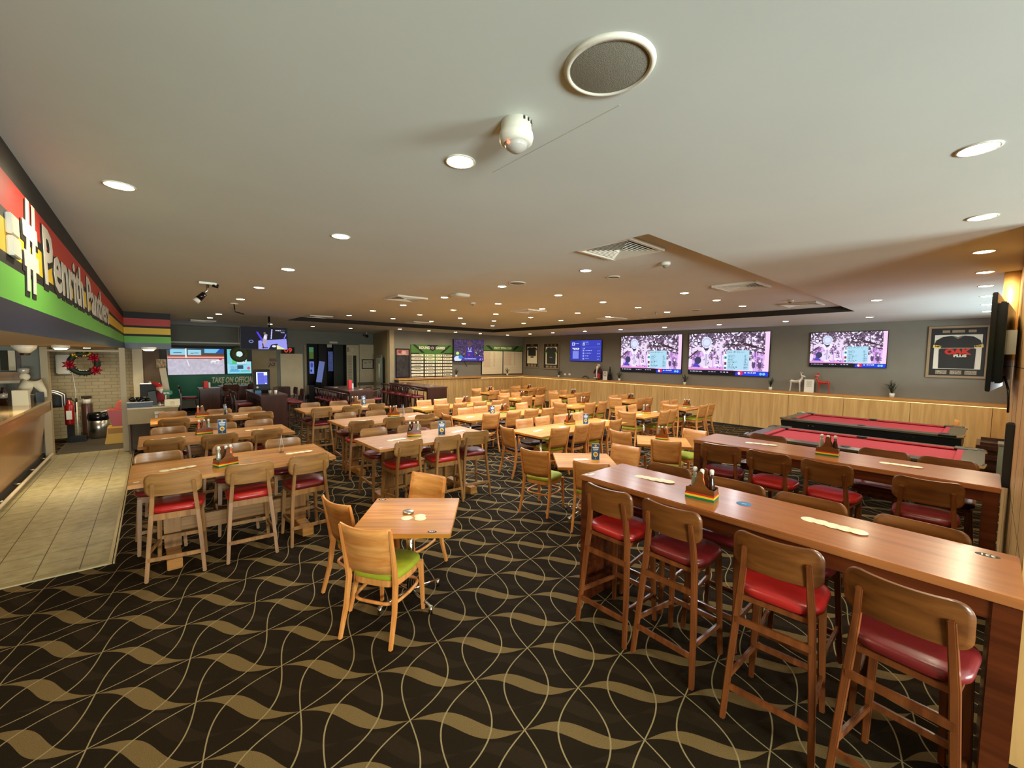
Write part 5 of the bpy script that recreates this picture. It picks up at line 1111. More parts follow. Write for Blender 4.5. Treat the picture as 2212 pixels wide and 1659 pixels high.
# ------------------------------------------------------------------ pool tables
def pool(x0, x1, y0, y1, lab):
    w, L_ = x1-x0, y1-y0; t = empty('pool_table', ((x0+x1)/2, (y0+y1)/2, 0), 0, lab, 'pool table', 'red cloth pool tables'); a, b = w/2, L_/2; Z = .84
    MB().box(-a+.17, a-.17, -b+.2, b-.2, Z-.06, Z-.035).build('red_cloth_bed', 'pool_red', t)
    for i, (q0, q1) in enumerate((((-a+.19, -b+.30), (-a+.19, -.07)), ((-a+.19, .07), (-a+.19, b-.30)), ((a-.19, -b+.30), (a-.19, -.07)), ((a-.19, .07), (a-.19, b-.30)), ((-a+.27, -b+.22), (a-.27, -b+.22)), ((-a+.27, b-.22), (a-.27, b-.22)))):
        sx = -1 if q0[0] < 0 else 1; sy = -1 if q0[1] < 0 else 1; m_ = MB()
        if i < 4: m_.prism([(q0[0]+(.02)*sx*0, Z-.045), (q0[0]-sx*.05, Z-.02), (q0[0]-sx*.045, Z-.005), (q0[0]+sx*.02, Z-.002), (q0[0]+sx*.02, Z-.045)], 1, q0[1], q1[1])
        else: m_.prism([(q0[1], Z-.045), (q0[1]-sy*.05, Z-.02), (q0[1]-sy*.045, Z-.005), (q0[1]+sy*.02, Z-.002), (q0[1]+sy*.02, Z-.045)], 0, q0[0], q1[0])
        m_.build('cushion', 'pool_red', t)
    for s in (-1, 1):
        MB().prism([(s*(a-.175), Z), (s*a, Z-.012), (s*a, Z-.045), (s*(a-.175), Z-.06)], 1, -b+.07, b-.07).build('rail', 'pool_rail', t, .004)
        MB().prism([(s*(b-.205), Z), (s*b, Z-.012), (s*b, Z-.045), (s*(b-.205), Z-.06)], 0, -a+.07, a-.07).build('rail', 'pool_rail', t, .004)
    MB().prism([(-a+.02, Z-.05), (a-.02, Z-.05), (a-.16, Z-.30), (-a+.16, Z-.30)], 1, -b+.02, b-.02).build('cabinet', 'pool_body', t, .004)
    for sx in (-1, 1):
        for sy in (-1, 1):
            o = MB().lathe([(.0, Z-.03), (.06, Z-.012), (.066, Z+.004), (.055, Z+.005), (.0, Z+.002)], (sx*(a-.20), sy*(b-.23), 0), 20).build('corner_pocket', 'black', t)
            MB().path([(sx*(a+.004), sy*(b-.30), Z-.012), (sx*(a-.0), sy*(b-.08), Z-.010), (sx*(a-.05), sy*(b-.01), Z-.010), (sx*(a-.26), sy*(b+.004), Z-.012)], (.035, .03)).build('corner_casting', 'chrome', t, .006)
            MB().path([(sx*(a-.24), sy*(b-.28), Z-.3), (sx*(a-.2), sy*(b-.24), 0)], [(.17, .17), (.12, .12)], up=(0, 1, 0)).build('leg', 'pool_body', t, .008)
        MB().lathe([(.0, Z-.03), (.055, Z-.01), (.06, Z+.003), (.05, Z+.004), (0, Z+.002)], (sx*(a-.165), 0, 0), 18).build('side_pocket', 'black', t)
    for yy in (-.75, .75): MB().tube([(-a+.035, yy, Z-.11), (-a+.05, yy, Z-.11)], .012).tube([(-a+.035, yy+.08, Z-.11), (-a+.05, yy+.08, Z-.11)], .012).build('coin_lock', 'chrome', t)
    return t
pool(7.48, 9.02, -.03, 2.66, 'pool table with red cloth closer to the rear bar table'); pool(10.25, 11.85, .22, 2.93, 'pool table with red cloth closer to the panelled wall')
# ------------------------------------------------------------------ tables and stools of the dark bar area at the back
def dark_table(x0, x1, y0, y1, z, lab, grp='dark high tables'):
    t = empty('high_table', ((x0+x1)/2, (y0+y1)/2, 0), 0, lab, 'table', grp); a, b = (x1-x0)/2, (y1-y0)/2
    MB().box(-a, a, -b, b, z-.045, z).build('tabletop', 'dkx', t, .005)
    for s in (-1, 1): MB().box(-a+.02, a-.02, s*(b-.05)-.04, s*(b-.05)+.04, 0, z-.045).build('leg_panel', 'dk', t, .004)
    MB().box(-a+.03, -a+.06, -b+.08, b-.08, z-.15, z-.045).box(a-.06, a-.03, -b+.08, b-.08, z-.15, z-.045).build('apron', 'dk', t); return t
dark_table(4.24, 4.98, 12.0, 14.3, 1.05, 'dark high table in the open area between the score boards and kiosk')
dark_table(6.82, 7.60, 12.1, 15.0, 1.05, 'dark high table lined with armchair stools against the far panelling')
dark_table(2.02, 2.66, 12.0, 14.2, 1.05, 'dark high table carrying the betting kiosk terminal')
kx, _ = py(427, 830, 16); dark_table(1.02, 1.55, 15.3, 15.9, 1.05, 'dark high bench at the left in front of the race screen'); dark_table(1.6, 2.95, 16.1, 16.7, 1.04, 'pale glossy topped high bench below the green lettering')
def arm_stool():
    t = empty('arm_stool'); sh = .74
    for sx in (-1, 1):
        for sy in (-1, 1): MB().path([(sx*.22, sy*.22, 0), (sx*.17, sy*.16, sh-.03)], [(.03, .03), (.036, .036)], up=(0, 1, 0)).build('leg', 'dk', t)
    MB().slab(rrect(.44, .42, .1), [(.95, sh-.04), (1, sh-.02), (.98, sh+.02), (.8, sh+.035)]).build('seat_cushion', 'dred_vinyl', t)
    hoop = [(.22*math.cos(a), -.02-.20*math.sin(a), sh+.26+.05*math.sin(a)) for a in [PI*k/12 for k in range(13)]]
    MB().tube([(.23, .17, sh+.22)]+hoop+[(-.23, .17, sh+.22)], .018, n=8).build('arm_rail', 'dk', t)
    for k in range(1, 12, 2): a = PI*k/12; MB().tube([(.18*math.cos(a), -.02-.16*math.sin(a), sh), (.22*math.cos(a), -.02-.2*math.sin(a), sh+.27)], .010, n=6).build('spindle', 'dk', t)
    for sx in (-1, 1): MB().tube([(sx*.2, .13, sh), (sx*.23, .15, sh+.22)], .012, n=6).build('spindle', 'dk', t)
    MB().tube([(.2, .2, .28), (-.2, .2, .28), (-.2, -.2, .28), (.2, -.2, .28)], .012, closed=True, n=6).build('ring_stretcher', 'dk', t)
    return t
AS = arm_stool(); au = [AS]
def armst(x, y, rz, lab):
    if au: o = au.pop(); o.location = (x, y, 0); o.rotation_euler.z = math.radians(rz); tag(o, lab, 'stool', 'dark arm stools')
    else: dup(AS, None, (x, y, 0), math.radians(rz), lab, 'dark arm stools')
for i in range(5): armst(6.62, 12.45+.58*i, -90, 'dark arm stool, %s from the front beside the far armchair table' % ORD[i])
for i in range(4): armst(4.06, 12.25+.52*i, -90, 'dark arm stool, %s from the front, left of the open-area high table' % ORD[i])
for i in range(2): armst(5.22, 12.6+.7*i, 90, 'dark arm stool, %s from the front, right of the open-area high table' % ORD[i])
def dstool(x, y, rz, lab): o = dup(BS, None, (x, y, 0), math.radians(rz), lab, 'dark stools near the kiosk'); o['category'] = 'stool'
for c in (('dstool', 0),): pass
DKM = {}
def darken(o):
    for c in kids(o):
        k = c.data.name
        if k not in DKM:
            me = c.data.copy(); me.materials[0] = MT['dred_vinyl'] if 'cushion' in k else MT['dk']; DKM[k] = me
        c.data = DKM[k]
for x, y, rz, lab in ((.80, 15.6, -90, 'dark stool at left of the bench facing the race screen'), (1.85, 15.75, 0, 'dark stool seen from behind at the glossy topped bench'), (2.5, 15.75, 0, 'dark stool partly behind the kiosk table at the glossy bench'),
                      (2.95, 12.6, 90, 'dark stool right of the kiosk table, nearer one'), (2.97, 13.4, 90, 'dark stool right of the kiosk table, farther one'), (1.78, 12.7, -90, 'dark stool left of the kiosk table, nearer one'), (1.78, 13.35, -90, 'dark stool left of the kiosk table, farther one')):
    o = dup(BS, None, (x, y, 0), math.radians(rz), lab, 'dark stools near the kiosk'); o['category'] = 'stool'; darken(o)
# kiosk terminal
t = empty('betting_kiosk', (2.20, 12.75, 1.05), math.radians(-8), 'black countertop betting terminal with small lit blue screen', 'terminal')
MB().prism([(-.02, 0), (-.10, .10), (-.06, .58), (.0, .64), (.16, .60), (.20, 0)], 0, -.19, .19).build('casing', 'black', t, .015)
a = canvas(44, 56, (86, 92, 190)); crect(a, 0, 0, 1, .05, (200, 220, 235)); crect(a, 0, 0, .12, 1, (210, 226, 236)); crect(a, .7, 0, 1, .25, (220, 226, 230)); [cwords(a, .2, .1+i*.09, .7, (60, 66, 140), .02) for i in range(9)]; crect(a, .8, .9, .95, .97, (240, 240, 240))
o = pic('lit_screen', picmesh('lit_screen', a, .25, .32, 1.6), t, (0, -.0905, .40)); o.rotation_euler.x = math.radians(-4.8)
MB().ball((-.11, -.105, .16), .028).build('button', 'white', t)
MB().box(-.17, -.02, -.135, -.05, 0, .08).build('ticket_tray', mat('blue_plastic', (60, 120, 160), .5), t, .008)
for i, (x, y, lab) in enumerate(((2.30, 12.3, 'small clear cup on the kiosk table, nearest the edge'), (2.42, 12.25, 'white pencil cup on the kiosk table'))):
    t = tag(MB().lathe([(0, 0), (.035, 0), (.04, .1), (.036, .1), (.032, .01), (0, .01)], n=16).build('cup', 'white' if i else 'paleglass', loc=(x, y, 1.05)), lab, 'cup')
t = empty('counter_sign', (2.48, 12.52, 1.05), 0, 'small dark card sign on the kiosk table', 'sign'); MB().box(-.06, .06, -.01, .01, 0, .16).build('card', 'black', t); MB().box(-.045, .045, -.0125, -.0105, .03, .13).build('print', 'bar_side', t)
for x, y, lab, g in ((4.60, 12.95, 'red menu folder standing on the open-area high table', 1), (1.2, 15.55, 'red and white drink carton on the left bench', 0)):
    t = empty('table_stand', (x, y, 1.05), .4, lab, 'table stand'); MB().box(-.06, .06, -.03, .03, 0, .27 if g else .2).build('folder', mat('pinkish_red_card', (206, 60, 60), .5), t, .006); MB().box(.07, .12, -.03, .03, 0, .16).build('white_insert', 'white', t, .004)
for x, y, z, w in ((4.4, 13.7, 1.0505, 'open-area high table, far end'), (4.75, 12.5, 1.0505, 'open-area high table, near end'), (7.1, 14.3, 1.0505, 'armchair table, far end'), (7.3, 12.7, 1.0505, 'armchair table, near end'), (2.4, 13.4, 1.0505, 'kiosk table')):
    coasters([(x, y), (x+.05, y+.02)], z, w)
t = empty('framed_certificate', (py(794, 786, YB-.04)[0], YB-.042, py(794, 786.5, YB-.04)[1]), 0, 'black framed certificate on the cream back wall section', 'picture frame')
f = MB()
for q in ((-.27, .27, -.22, -.19), (-.27, .27, .19, .22), (-.27, -.24, -.19, .19), (.24, .27, -.19, .19)): f.box(q[0], q[1], -.03, 0, q[2], q[3])
f.build('frame', 'blackg', t); a = canvas(40, 30, (214, 206, 180)); cwords(a, .15, .3, .4, (120, 120, 110), .1); cwords(a, .6, .2, .85, (120, 120, 110), .1); pic('certificate', picmesh('certificate', a, .48, .38), t, (0, -.012, 0))
# fridge-like glass door in the slanted side wall
ang = math.atan2((b_-Vector((7.09, YW+.2, 0))).y if False else (YB-YW-.2), .77)
t = empty('glass_door', (7.26, 16.9, 0), ang+PI, 'tall pale green glass door with white vertical handle beside the pillar', 'door'); 
MB().box(-.62, .62, -.05, 0, 0, 2.10).build('door_frame', mat('grey_green_metal', (112, 120, 104), .4), t, .005)
MB().box(-.50, .50, -.06, -.051, .12, 1.98).build('glass_pane', mat('pale_green_glass', (150, 164, 146), .15, coat=.4), t)
MB().tube([(.44, -.1, 1.15), (.44, -.1, 1.75)], .02).build('handle', 'white', t)
# notices, posters and machines seen in the dark doorway
def backitem(name, x0, y0, x1, y1, Y, mt, lab, cat, d=.03, emit=None, art=None):
    xa, za = py(x0, y0, Y-d); xb, zb = py(x1, y1, Y-d); z0, z1 = min(za, zb), max(za, zb); z0 = 0 if name in ('waste_bin', 'side_cabinet', 'dark_door_leaf', 'dark_partition') else z0; t = empty(name, ((xa+xb)/2, Y, (z0+z1)/2), 0, lab, cat); w, h = xb-xa, z1-z0
    MB().box(-w/2, w/2, -d, 0, -h/2, h/2).build('panel', mt, t, min(.004, d/3))
    if art is not None: pic('print', picmesh('print', art, w*.92, h*.94, emit or 0), t, (0, -d-.002, 0))
    return t
a = canvas(24, 60, (70, 130, 90)); a[:25] = np.array((96, 160, 110))/255; crect(a, 0, .42, 1, 1, (100, 130, 60)); backitem('lit_poster', 667, 749, 678, 776, 20.7, 'black', 'green lit poster high in the dark doorway', 'poster', emit=.5, art=a)
a = canvas(24, 40, (120, 140, 220)); cell(a, .5, .3, .3, .2, (70, 80, 160)); cell(a, .35, .75, .18, .12, (40, 50, 120)); backitem('lit_poster', 668, 780, 679, 808, 20.7, 'black', 'blue-white lit notice low in the dark doorway', 'poster', emit=.8, art=a)
a = canvas(20, 80, (84, 96, 150)); a *= (.5+rng.random((80, 20, 1))*.9); a = np.clip(a, 0, 1); backitem('vending_panel', 708, 758, 720, 803, 20.4, 'blackg', 'tall narrow lit vending panel in the dark doorway', 'vending machine', emit=.5, art=a)
backitem('dark_door_leaf', 720, 744, 748, 858, 19.6, 'dgreen', 'dark green door leaf standing open in the doorway', 'door', .05)
backitem('dark_partition', 688, 744, 706, 822, 20.0, 'black', 'dark screen panel between the lit doorway posters', 'partition', .05)
backitem('white_notice', 706.5, 742, 717, 750.5, 19.5, 'white', 'small white notice hanging at the top of the doorway', 'notice', .01)
backitem('exit_style_light', 712, 737.5, 729, 742, YB, 'white', 'thin white light fitting above the dark doorway', 'light fitting', .06)
backitem('waste_bin', 667, 833, 680, 868, 18.6, 'blackg', 'tall black bin beside the cream door', 'bin', .3)
t = empty('slanted_display', (py(686, 810, 19.8)[0], 19.8, .55), 0, 'slanted blue lit display rack in the dark doorway', 'display'); o = MB().box(-.12, .12, -.02, .02, .3, 1.25).build('display_panel', mat('blue_glow_panel', (.18, .24, .6), .4, emit=.4, srgb=False), t); o.rotation_euler.y = .16; MB().box(-.12, .12, -.1, .1, -.55, .3).build('stand', 'blackg', t)
a = canvas(30, 100, (196, 186, 156))
for i in range(16): cwords(a, .15, .04+i*.06, .85, (150, 142, 116), .02)
backitem('notice_board_strip', 749, 766, 762, 826, YB-.03, 'cream', 'tall narrow cream notice strip right of the doorway', 'notice', .012, art=a)
for i, (x0, x1) in enumerate(((750, 754), (757, 764.5))): backitem('wall_box', x0, 750+i*2, x1, 760, YB-.03, 'white' if i else 'beige', ('narrow', 'wide')[i]+' small wall box above the notice strip', 'wall box', .04)
t = empty('exit_number_sign', (py(622, 757, YB-.05)[0], YB-.05, py(622, 757, YB-.05)[1]), 0, 'red illuminated number sign high on the cream wall', 'sign')
MB().box(-.24, .24, -.03, 0, -.13, .13).build('sign_box', 'dark', t, .004); text('sign_digits', '09', .26, mat('lit_red_digits', (.6, .05, .03), .5, emit=.7, srgb=False), t, (0, -.034, 0), bold=.008, sx=1.15)
# lettering on the green wall
def greentext(s_, x0, x1, yc, hpx):
    xa, z = py(x0, yc, YB-.05); xb, _ = py(x1, yc, YB-.05); o = text('wall_lettering', s_, .30*hpx/12, mat('cream_letter_'+s_[:2], (222, 218, 186), .5), None, (xa, YB-.045, z), ax='LEFT', bold=.01, shear=.25, ext=.01)
    xs_ = [v.co.x for v in o.data.vertices]; k = (xb-xa)/(max(xs_)-min(xs_))
    for v in o.data.vertices: v.co.x = (v.co.x-min(xs_))*k
    return o
tag(greentext('TAKE ON OFFICIAL', 458, 549, 822, 12), 'cream slanted capital lettering on the green back wall', 'lettering')
tag(greentext('AGENT HERE', 474, 540, 834, 9), 'lower line of cream lettering mostly hidden by the bench', 'lettering')
# wreath on the race screen
def wreath(name, loc, R_, mt, lab, rz=0, deco=None, n=150, thick=.26):
    t = empty(name, loc, rz, lab, 'wreath'); r_ = random.Random(9); lf = MB()
    MB().tube([(R_*math.cos(2*PI*k/28), 0, R_*math.sin(2*PI*k/28)) for k in range(28)], R_*thick, closed=True, n=8).build('ring', mt, t)
    for k in range(n):
        a = r_.uniform(0, 2*PI); p = Vector((R_*math.cos(a), 0, R_*math.sin(a))); d = Vector((r_.uniform(-1, 1), r_.uniform(-.8, .3), r_.uniform(-1, 1))).normalized(); s_ = d.cross(Vector((.3, 1, .2))).normalized()*R_*.07
        q = p+d*R_*.2; v = [lf.bm.verts.new(w_) for w_ in (q+s_, q+d*R_*.28, q-s_)]; lf.bm.faces.new(v)
    tag(lf.build('foliage', mt, t), kind='stuff')
    if deco: deco(t)
    return t
wy = 18.2; wx, wz = py(517, 765, wy)
wreath('green_wreath', (wx, wy, wz), .20, mat('dull_green_foliage', (84, 92, 58), .8), 'dull green wreath hanging in front of the betting screen', thick=.48)
MB().tube([(0, 0, .2), (0, 0, CZ-wz)], .006, n=6).build('hanging_cord', 'white', bpy.data.objects['green_wreath'])
# framed marks on the beige panel
t = backitem('panel_emblem', 582, 774, 598, 781, YB-.06, 'bar_side', 'small dark sign plate on the beige back panel', 'sign', .02)
a = canvas(40, 30, (160, 140, 104)); cline(a, .1, .9, .3, .3, .05, (60, 36, 26)); cline(a, .3, .3, .5, .7, .05, (60, 36, 26)); cline(a, .5, .7, .8, .6, .05, (60, 36, 26)); cline(a, .6, .2, .85, .3, .05, (60, 36, 26)); cline(a, .85, .3, .8, .6, .05, (60, 36, 26))
backitem('wall_plaque', 578, 781, 597, 794, YB-.06, 'beige', 'beige plaque with dark curling mark on the back panel', 'sign', .015, art=a)
backitem('side_cabinet', 600, 836, 628, 870, 18.6, 'dk', 'dark low cabinet against the cream wall', 'cabinet', .35)
# ------------------------------------------------------------------ cashier desk and its things
t = empty('cashier_desk', (-.03, 11.5, 0), 0, 'cream fronted cashier desk beside the alcove doorway', 'desk')
MB().box(-.39, .44, -.05, .49, .93, .96).build('desk_top', 'cream', t, .004); MB().box(-.39, .42, -.03, 0, .62, .93).build('front_panel', 'beige', t, .004); MB().box(.38, .42, 0, .5, 0, .93).build('side_panel', 'brownp', t, .004); MB().box(-.385, -.36, 0, .46, 0, .62).build('side_panel', 'brownp', t)
for i, (x, z0, z1) in enumerate(((-.0, .80, .86), (.005, .72, .78))): tag(MB().box(x, x+.16, 11.462, 11.468, z0, z1).build('paper_notice', 'white'), ('upper', 'lower')[i]+' small paper notice on the cashier desk front', 'notice')
t = empty('storage_tray', (-.22, 11.62, .96), 0, 'grey blue tray full of black items on the cashier desk', 'tray'); MB().box(-.2, .2, -.13, .13, 0, .10).build('tray_body', mat('blue_grey_plastic', (78, 88, 104), .5), t, .012); MB().box(-.205, .205, -.135, .135, .10, .115).build('white_rim', 'white', t, .004)
b = MB(); [b.ball((random.uniform(-.16, .14), random.uniform(-.08, .08), .125+random.uniform(0, .05)), .04, n=8) for _ in range(14)]; tag(b.build('black_items', 'blackg', t), kind='stuff')
t = empty('monitor', (-.05, 11.95, .96), 0, 'black point of sale monitor seen from behind on the desk', 'monitor'); MB().box(-.17, .17, -.03, .02, .17, .46).build('screen_back', 'black', t, .01); MB().box(-.04, .04, -.02, .04, 0, .2).build('stand', 'black', t); MB().box(-.16, .16, -.03, .02, .46, .475).build('top_edge', 'steel', t)
t = empty('cup_rack', (-.13, 11.80, .96), 0, 'row of clear plastic cups behind the grey tray', 'cups'); 
for i, x in enumerate((-.12, -.03, .06)): MB().lathe([(0, 0), (.035, 0), (.045, .2), (.04, .2)], (x, 0, 0), 14).build('cup', 'paleglass', t)
t = empty('soft_doll', (.10, 11.68, .96), .3, 'soft doll with pointed red hat and white beard on the desk', 'doll')
MB().lathe([(.0, .06), (.07, .06), (.075, .16), (.05, .30), (.03, .34)], n=14, sy=.7).build('body', mat('dark_red_felt', (120, 24, 30), .9), t)
MB().ball((0, -.01, .37), .062).build('head', bpy.data.materials['figurine_skin'], t); MB().tube([(0, -.045, .36), (.01, -.06, .27)], [.05, .012], n=10).build('beard', 'white', t)
MB().tube([(0, 0, .40), (-.05, 0, .47), (-.15, 0, .50)], [.062, .035, .008], n=12).build('pointed_hat', mat('bright_red_felt', (196, 26, 34), .9), t); MB().ball((-.16, 0, .505), .022).build('pompom', 'white', t)
MB().tube([(-.03, -.04, .08), (-.04, -.1, .05)], .022).tube([(.03, -.04, .08), (.05, -.1, .05)], .022).build('leg', 'grey', t); MB().ball((-.04, -.11, .03), .03).ball((.055, -.11, .03), .03).build('boot', 'silver', t)
t = empty('flyer_stand', (.0, 11.60, .96), .1, 'clear leaflet stand with dark flyers leaning on the desk', 'leaflet stand'); o = MB().box(-.06, .06, -.01, .01, 0, .32).build('flyer', 'dgreen', t); o.rotation_euler.y = -.1; MB().box(-.07, .07, -.03, .03, 0, .02).build('base', 'paleglass', t)
t = empty('cream_box', (.30, 11.62, .96), 0, 'plain cream cardboard box at the right end of the desk', 'box'); MB().box(-.13, .13, -.09, .09, 0, .13).build('carton', 'coaster', t, .004); MB().box(-.035, .04, -.093, -.09, .02, .10).build('flap', 'cream', t)
t = empty('pay_here_sign', (.20, 11.85, .96), 0, 'dark green paddle sign reading here on the desk', 'sign'); MB().slab(rrect(.24, .10, .045), [(1, -.004), (1, .004)]).build('paddle', 'tgreen', t).rotation_euler = (PI/2, 0, 0)
t.children[0].location = (0, 0, .26); text('lettering', 'here.', .07, 'white', t, (0, -.008, .26), bold=.002); MB().box(-.012, .012, -.006, .006, 0, .21).build('stick', 'cream', t)
bx_, bz_ = py(351, 795, 12.6); bx2, bz2 = py(361, 850, 12.6); t = empty('leaning_board', (bx2, 12.6, 0), 0, 'narrow pale board leaning beside the race screen', 'board'); MB().path([(0, 0, bz2-.02), (bx_-bx2, 0, bz_)], (.12, .02), up=(0, 1, 0)).build('board', 'cream', t, .003); MB().box(-.04, .04, -.03, .03, 0, bz2).build('stand', 'grey', t)
backitem('wall_picture', 337, 776, 360, 794, 14.56, 'beige', 'small beige scenic print left of the race screen', 'picture', .02, art=np.clip(canvas(30, 22, (176, 150, 112))*(.6+.6*cnoise(22, 30, 4)[..., None]), 0, 1))
def bin_(x, y, lab):
    t = empty('waste_bin', (x, y, .006), 0, lab, 'bin'); MB().lathe([(0, 0), (.17, 0), (.185, .5), (.17, .5), (0, .49)], n=28).build('steel_body', 'steel', t)
    MB().lathe([(.188, .44), (.20, .50), (.19, .60), (.17, .61), (.16, .56), (.05, .50), (0, .5)], n=28).build('bin_liner', 'blackg', t)
bx, by = pz(213, 940, 0); bin_(-1.04, 14.2, 'round steel bin with black liner inside the alcove'); bin_(.12, 11.75, 'round steel bin with black liner under the cashier desk')
# ------------------------------------------------------------------ alcove items
x, y = pz(168, 941, 0); t = empty('broom_and_dustpan', (-1.36, 13.9, .006), 0, 'upright black lobby dustpan with white handle in the alcove', 'dustpan'); MB().prism([(-.14, 0), (.14, 0), (.14, .02), (-.14, .16)], 0, -.14, .14).build('pan', 'blackg', t, .005); MB().tube([(0, -.1, .05), (0, -.05, .95)], .013).build('handle', 'white', t); MB().tube([(0, -.05, .93), (0, -.05, 1.02)], .018).build('grip', 'black', t)
t = empty('fire_extinguisher', (-1.47, 13.75, .006), 0, 'red fire extinguisher hanging left of the dustpan', 'fire extinguisher'); MB().lathe([(0, .42), (.075, .42), (.08, .45), (.08, .86), (.05, .93), (.03, .95), (.03, 1.0), (0, 1.0)], n=24).build('cylinder', mat('extinguisher_red', (150, 20, 20), .25, coat=.5), t); MB().box(-.05, .05, -.02, .02, 1.0, 1.04).tube([(.03, 0, 1.0), (.1, 0, .95), (.1, -.02, .7)], .012).build('valve_and_hose', 'black', t); MB().box(-.045, .045, -.082, -.07, .55, .75).build('label', 'white', t); MB().box(-.06, .06, .05, .1, 0, .42).build('stand', 'dark', t)
t = empty('gas_cylinder', (-1.24, 14.38, .006), 0, 'tall brown gas cylinder standing behind the dustpan', 'gas cylinder'); MB().lathe([(0, 0), (.095, 0), (.10, .04), (.10, .80), (.075, .88), (.04, .92), (.04, .96), (0, .96)], n=26).build('cylinder', mat('brown_enamel', (84, 50, 34), .3, coat=.4), t); MB().lathe([(.088, .84), (.07, .90), (.07, .94)], n=20).build('collar', 'white', t); MB().box(-.09, .09, -.015, .015, .96, 1.02).build('valve', 'dark', t)
t = empty('mop_bucket', (-.66, 13.2, .006), 0, 'yellow mop bucket on the alcove floor', 'bucket'); MB().prism([(-.22, 0), (.22, 0), (.18, .20), (.20, .40), (-.16, .40), (-.18, .2)], 1, -.16, .16).build('bucket_body', 'yellow', t, .012); MB().box(-.15, .17, -.17, -.15, .24, .36).build('wringer_opening', mat('deep_yellow', (190, 130, 20), .5), t)
t = empty('red_tub', (-.62, 13.2, .406), 0, 'red plastic tub standing on the yellow mop bucket', 'tub'); MB().prism([(-.12, 0), (.16, 0), (.2, .38), (-.2, .38)], 1, -.15, .15).build('tub_body', 'red', t, .015); MB().tube([(-.16, -.1, .37), (-.30, -.12, .34)], .014).build('handle', 'white', t)
t = empty('orange_tub', (-.57, 13.22, .786), 0, 'orange plastic tub nested on top of the red tub', 'tub'); MB().prism([(-.13, 0), (.14, 0), (.12, .18), (-.06, .20)], 1, -.13, .13).build('tub_body', 'orange', t, .03)
t = empty('shirt_rail', (-1.72, 13.0, 0), 0, 'row of dark and white striped shirts hanging on a rail', 'clothes rail'); MB().tube([(0, -.5, 1.3), (0, .5, 1.3)], .012).tube([(0, -.48, 0), (0, -.48, 1.3)], .012).tube([(0, .48, 0), (0, .48, 1.3)], .012).build('rail', 'steel', t)
for i in range(7):
    o = MB().sheet(lambda u, v: ((u-.5)*.42, (.015 if abs(u-.5) < .4 else 0), -.34*v-.10*(2*abs(u-.5))**2*(1-v)), 8, 4, .03).build('striped_shirt', ('black', 'white', mat('navy_cloth', (44, 52, 84), .9))[i % 3] if i < 3 else ('dark', 'white', bpy.data.materials['navy_cloth'])[i % 3]); o.location = (-1.66, 12.66+i*.11, 1.27); o.rotation_euler.z = .35; tag(o, 'folded-shoulder shirt on the rail, %s from the front' % ORD[i], 'shirt', 'shirts on the alcove rail')
t = empty('towel_dispenser', (py(138, 786, 14.5)[0], 14.6, py(138, 786, 14.5)[1]), 0, 'white paper towel dispenser on the brick wall', 'dispenser'); MB().box(-.13, .13, -.14, 0, -.24, .22).build('case', 'white', t, .02); MB().tube([(.12, -.02, -.2), (.16, -.02, -.7), (.13, -.02, -1.1), (.2, -.02, -1.5)], .008).build('cable', 'white', t)
def reddeco(t):
    r_ = random.Random(4)
    for cx, cz in ((-.20, -.02), (.16, .12), (.18, -.14)):
        b = MB()
        for k in range(7): a = 2*PI*k/7; b.tube([(cx, -.1, cz), (cx+.06*math.cos(a), -.13, cz+.06*math.sin(a)), (cx+.11*math.cos(a), -.11, cz+.11*math.sin(a))], [.008, .026, .004], n=6)
        b.build('red_bow', bpy.data.materials.get('shiny_red_ribbon') or mat('shiny_red_ribbon', (176, 16, 40), .3), t)
    y = MB(); [y.ball((r_.uniform(-.2, .15), r_.uniform(-.12, -.05), r_.uniform(.14, .26)), .028, n=8) for _ in range(16)]; y.build('gold_bauble', mat('gold_foil', (220, 196, 90), .25, .8), t)
wx, wz = py(181, 785, 12.3); wreath('red_bow_wreath', (wx, 12.3, wz), .20, mat('dark_green_tinsel', (40, 52, 34), .6), 'tinsel wreath with red bows hanging in the alcove doorway', 0, reddeco, 120)
# ------------------------------------------------------------------ things on the bar counter
ZC = 1.18
def oncounter(px_, py_): return pz(px_, py_, ZC)
x, y = -1.80, 10.6
t = empty('cream_carton', (-1.70, 10.75, ZC), 0, 'tall plain cream carton at the end of the bar counter', 'box'); MB().box(-.09, .09, -.09, .09, 0, .26).build('carton', 'coaster', t, .004)
t = empty('soft_toy', (-1.70, 11.35, ZC), 0, 'cream soft toy figure leaning behind the carton', 'toy'); b = MB(); b.tube([(-.1, 0, .0), (-.06, 0, .2), (.0, 0, .38), (.1, 0, .36), (.17, 0, .20), (.19, 0, .08)], [.07, .09, .10, .08, .05, .03], n=14).ball((-.04, 0, .46), .07); b.build('body', 'coaster', t); MB().lathe([(.05, .52), (.07, .54), (.075, .6), (.05, .62), (0, .62)], (-.05, 0, 0), 14).build('cap', 'silver', t)
t = empty('card_terminal', (-1.57, 11.25, ZC), .3, 'black card payment terminal at the end of the bar counter', 'card terminal'); MB().prism([(-.1, 0), (.1, 0), (.1, .06), (.02, .16), (-.1, .19)], 0, -.05, .05).build('terminal', 'blackg', t, .008); MB().tube([(-.05, -.05, .14), (-.2, -.1, .16), (-.28, -.16, .1)], .006).build('cable', 'white', t)
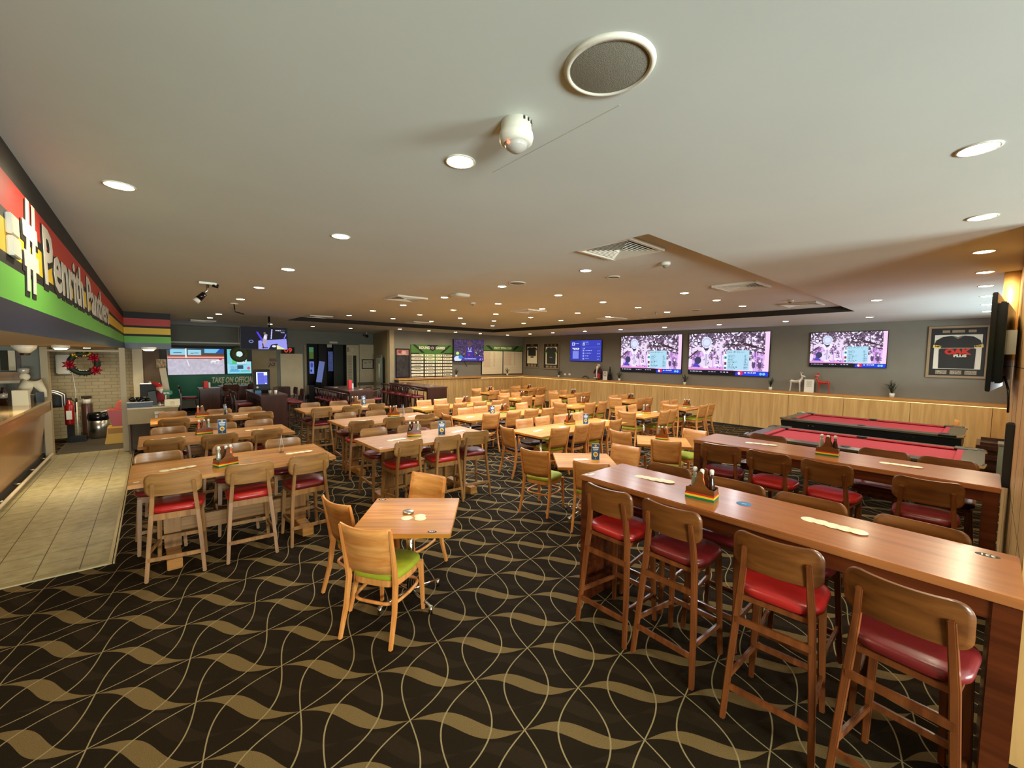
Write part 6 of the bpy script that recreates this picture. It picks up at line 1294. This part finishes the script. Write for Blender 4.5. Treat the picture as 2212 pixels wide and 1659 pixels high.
t = empty('coffee_machine', (-1.98, 10.3, ZC), 0, 'black curved beer tap at the left edge of the counter', 'beer tap'); t.name = 'beer_tap'; MB().tube([(0, 0, 0), (0, 0, .22), (.05, -.08, .30), (.1, -.16, .24)], [.05, .04, .035, .02], n=12).build('tap_body', 'blackg', t); MB().box(-.12, .12, -.25, .05, 0, .03).build('drip_tray', 'black', t)
t = empty('spirit_bottle', (-1.93, 10.95, ZC), 0, 'dark bottle with pale label left of the cream carton', 'bottle'); MB().lathe([(0, 0), (.05, 0), (.05, .2), (.02, .26), (.02, .3), (0, .3)], n=18).build('glass_body', 'darkglass', t); MB().lathe([(.051, .12), (.051, .2)], n=18).build('label', 'silver', t)
t = empty('glass_screen', (-2.15, 9.6, ZC), 0, 'clear glass sneeze screen standing on the bar counter', 'glass screen'); MB().box(-.004, .004, -.9, .55, .02, .42).build('pane', 'glass', t); MB().box(-.015, .015, -.88, -.82, 0, .03).box(-.015, .015, .45, .51, 0, .03).build('clamp', 'steel', t)
t = empty('pendant_dome', (py(54, 760, 9.5)[0], 9.5, 2.19), 0, 'white dome unit below the bulkhead downlight', 'dome fitting'); MB().lathe([(0, -.12), (.05, -.12), (.12, -.05), (.13, 0), (0, 0)], n=24).build('dome', 'white', t); MB().lathe([(0, -.16), (.05, -.15), (.06, -.12), (0, -.12)], n=20).build('lens', 'darkglass', t)
# dining chairs and stack at the far right corner
seat('DC', (12.6, .35), 10, 'honey dining chair standing alone beyond the pool tables', 'honey dining chairs', 'black_vinyl')
t = empty('dark_crate', (11.3, -.12, 0), 0, 'pile of dark flat benches beyond the pool tables', 'bench pile')
for i in range(4): MB().box(-.45, .45, -.2, .2, .06+i*.17, .14+i*.17).build('bench_slab', 'dk', t, .006)
MB().box(-.4, -.34, -.15, .15, 0, .7).build('upright', 'dk', t); MB().box(.34, .4, -.15, .15, 0, .7).build('upright', 'dk', t)
t = empty('grey_floor_cabinet', (9.6, -.28, 0), 0, 'pale green metal cabinet against the wall past the partition', 'cabinet'); MB().box(-.16, .16, -.13, .12, 0, .86).build('cabinet_body', mat('pale_green_enamel', (132, 140, 118), .35), t, .01); MB().box(-.17, .17, -.13, .13, .86, .89).build('cabinet_top', 'steel', t, .005)
bpy.data.objects.remove(bpy.data.objects['dark']) if 'dark' in bpy.data.objects else None
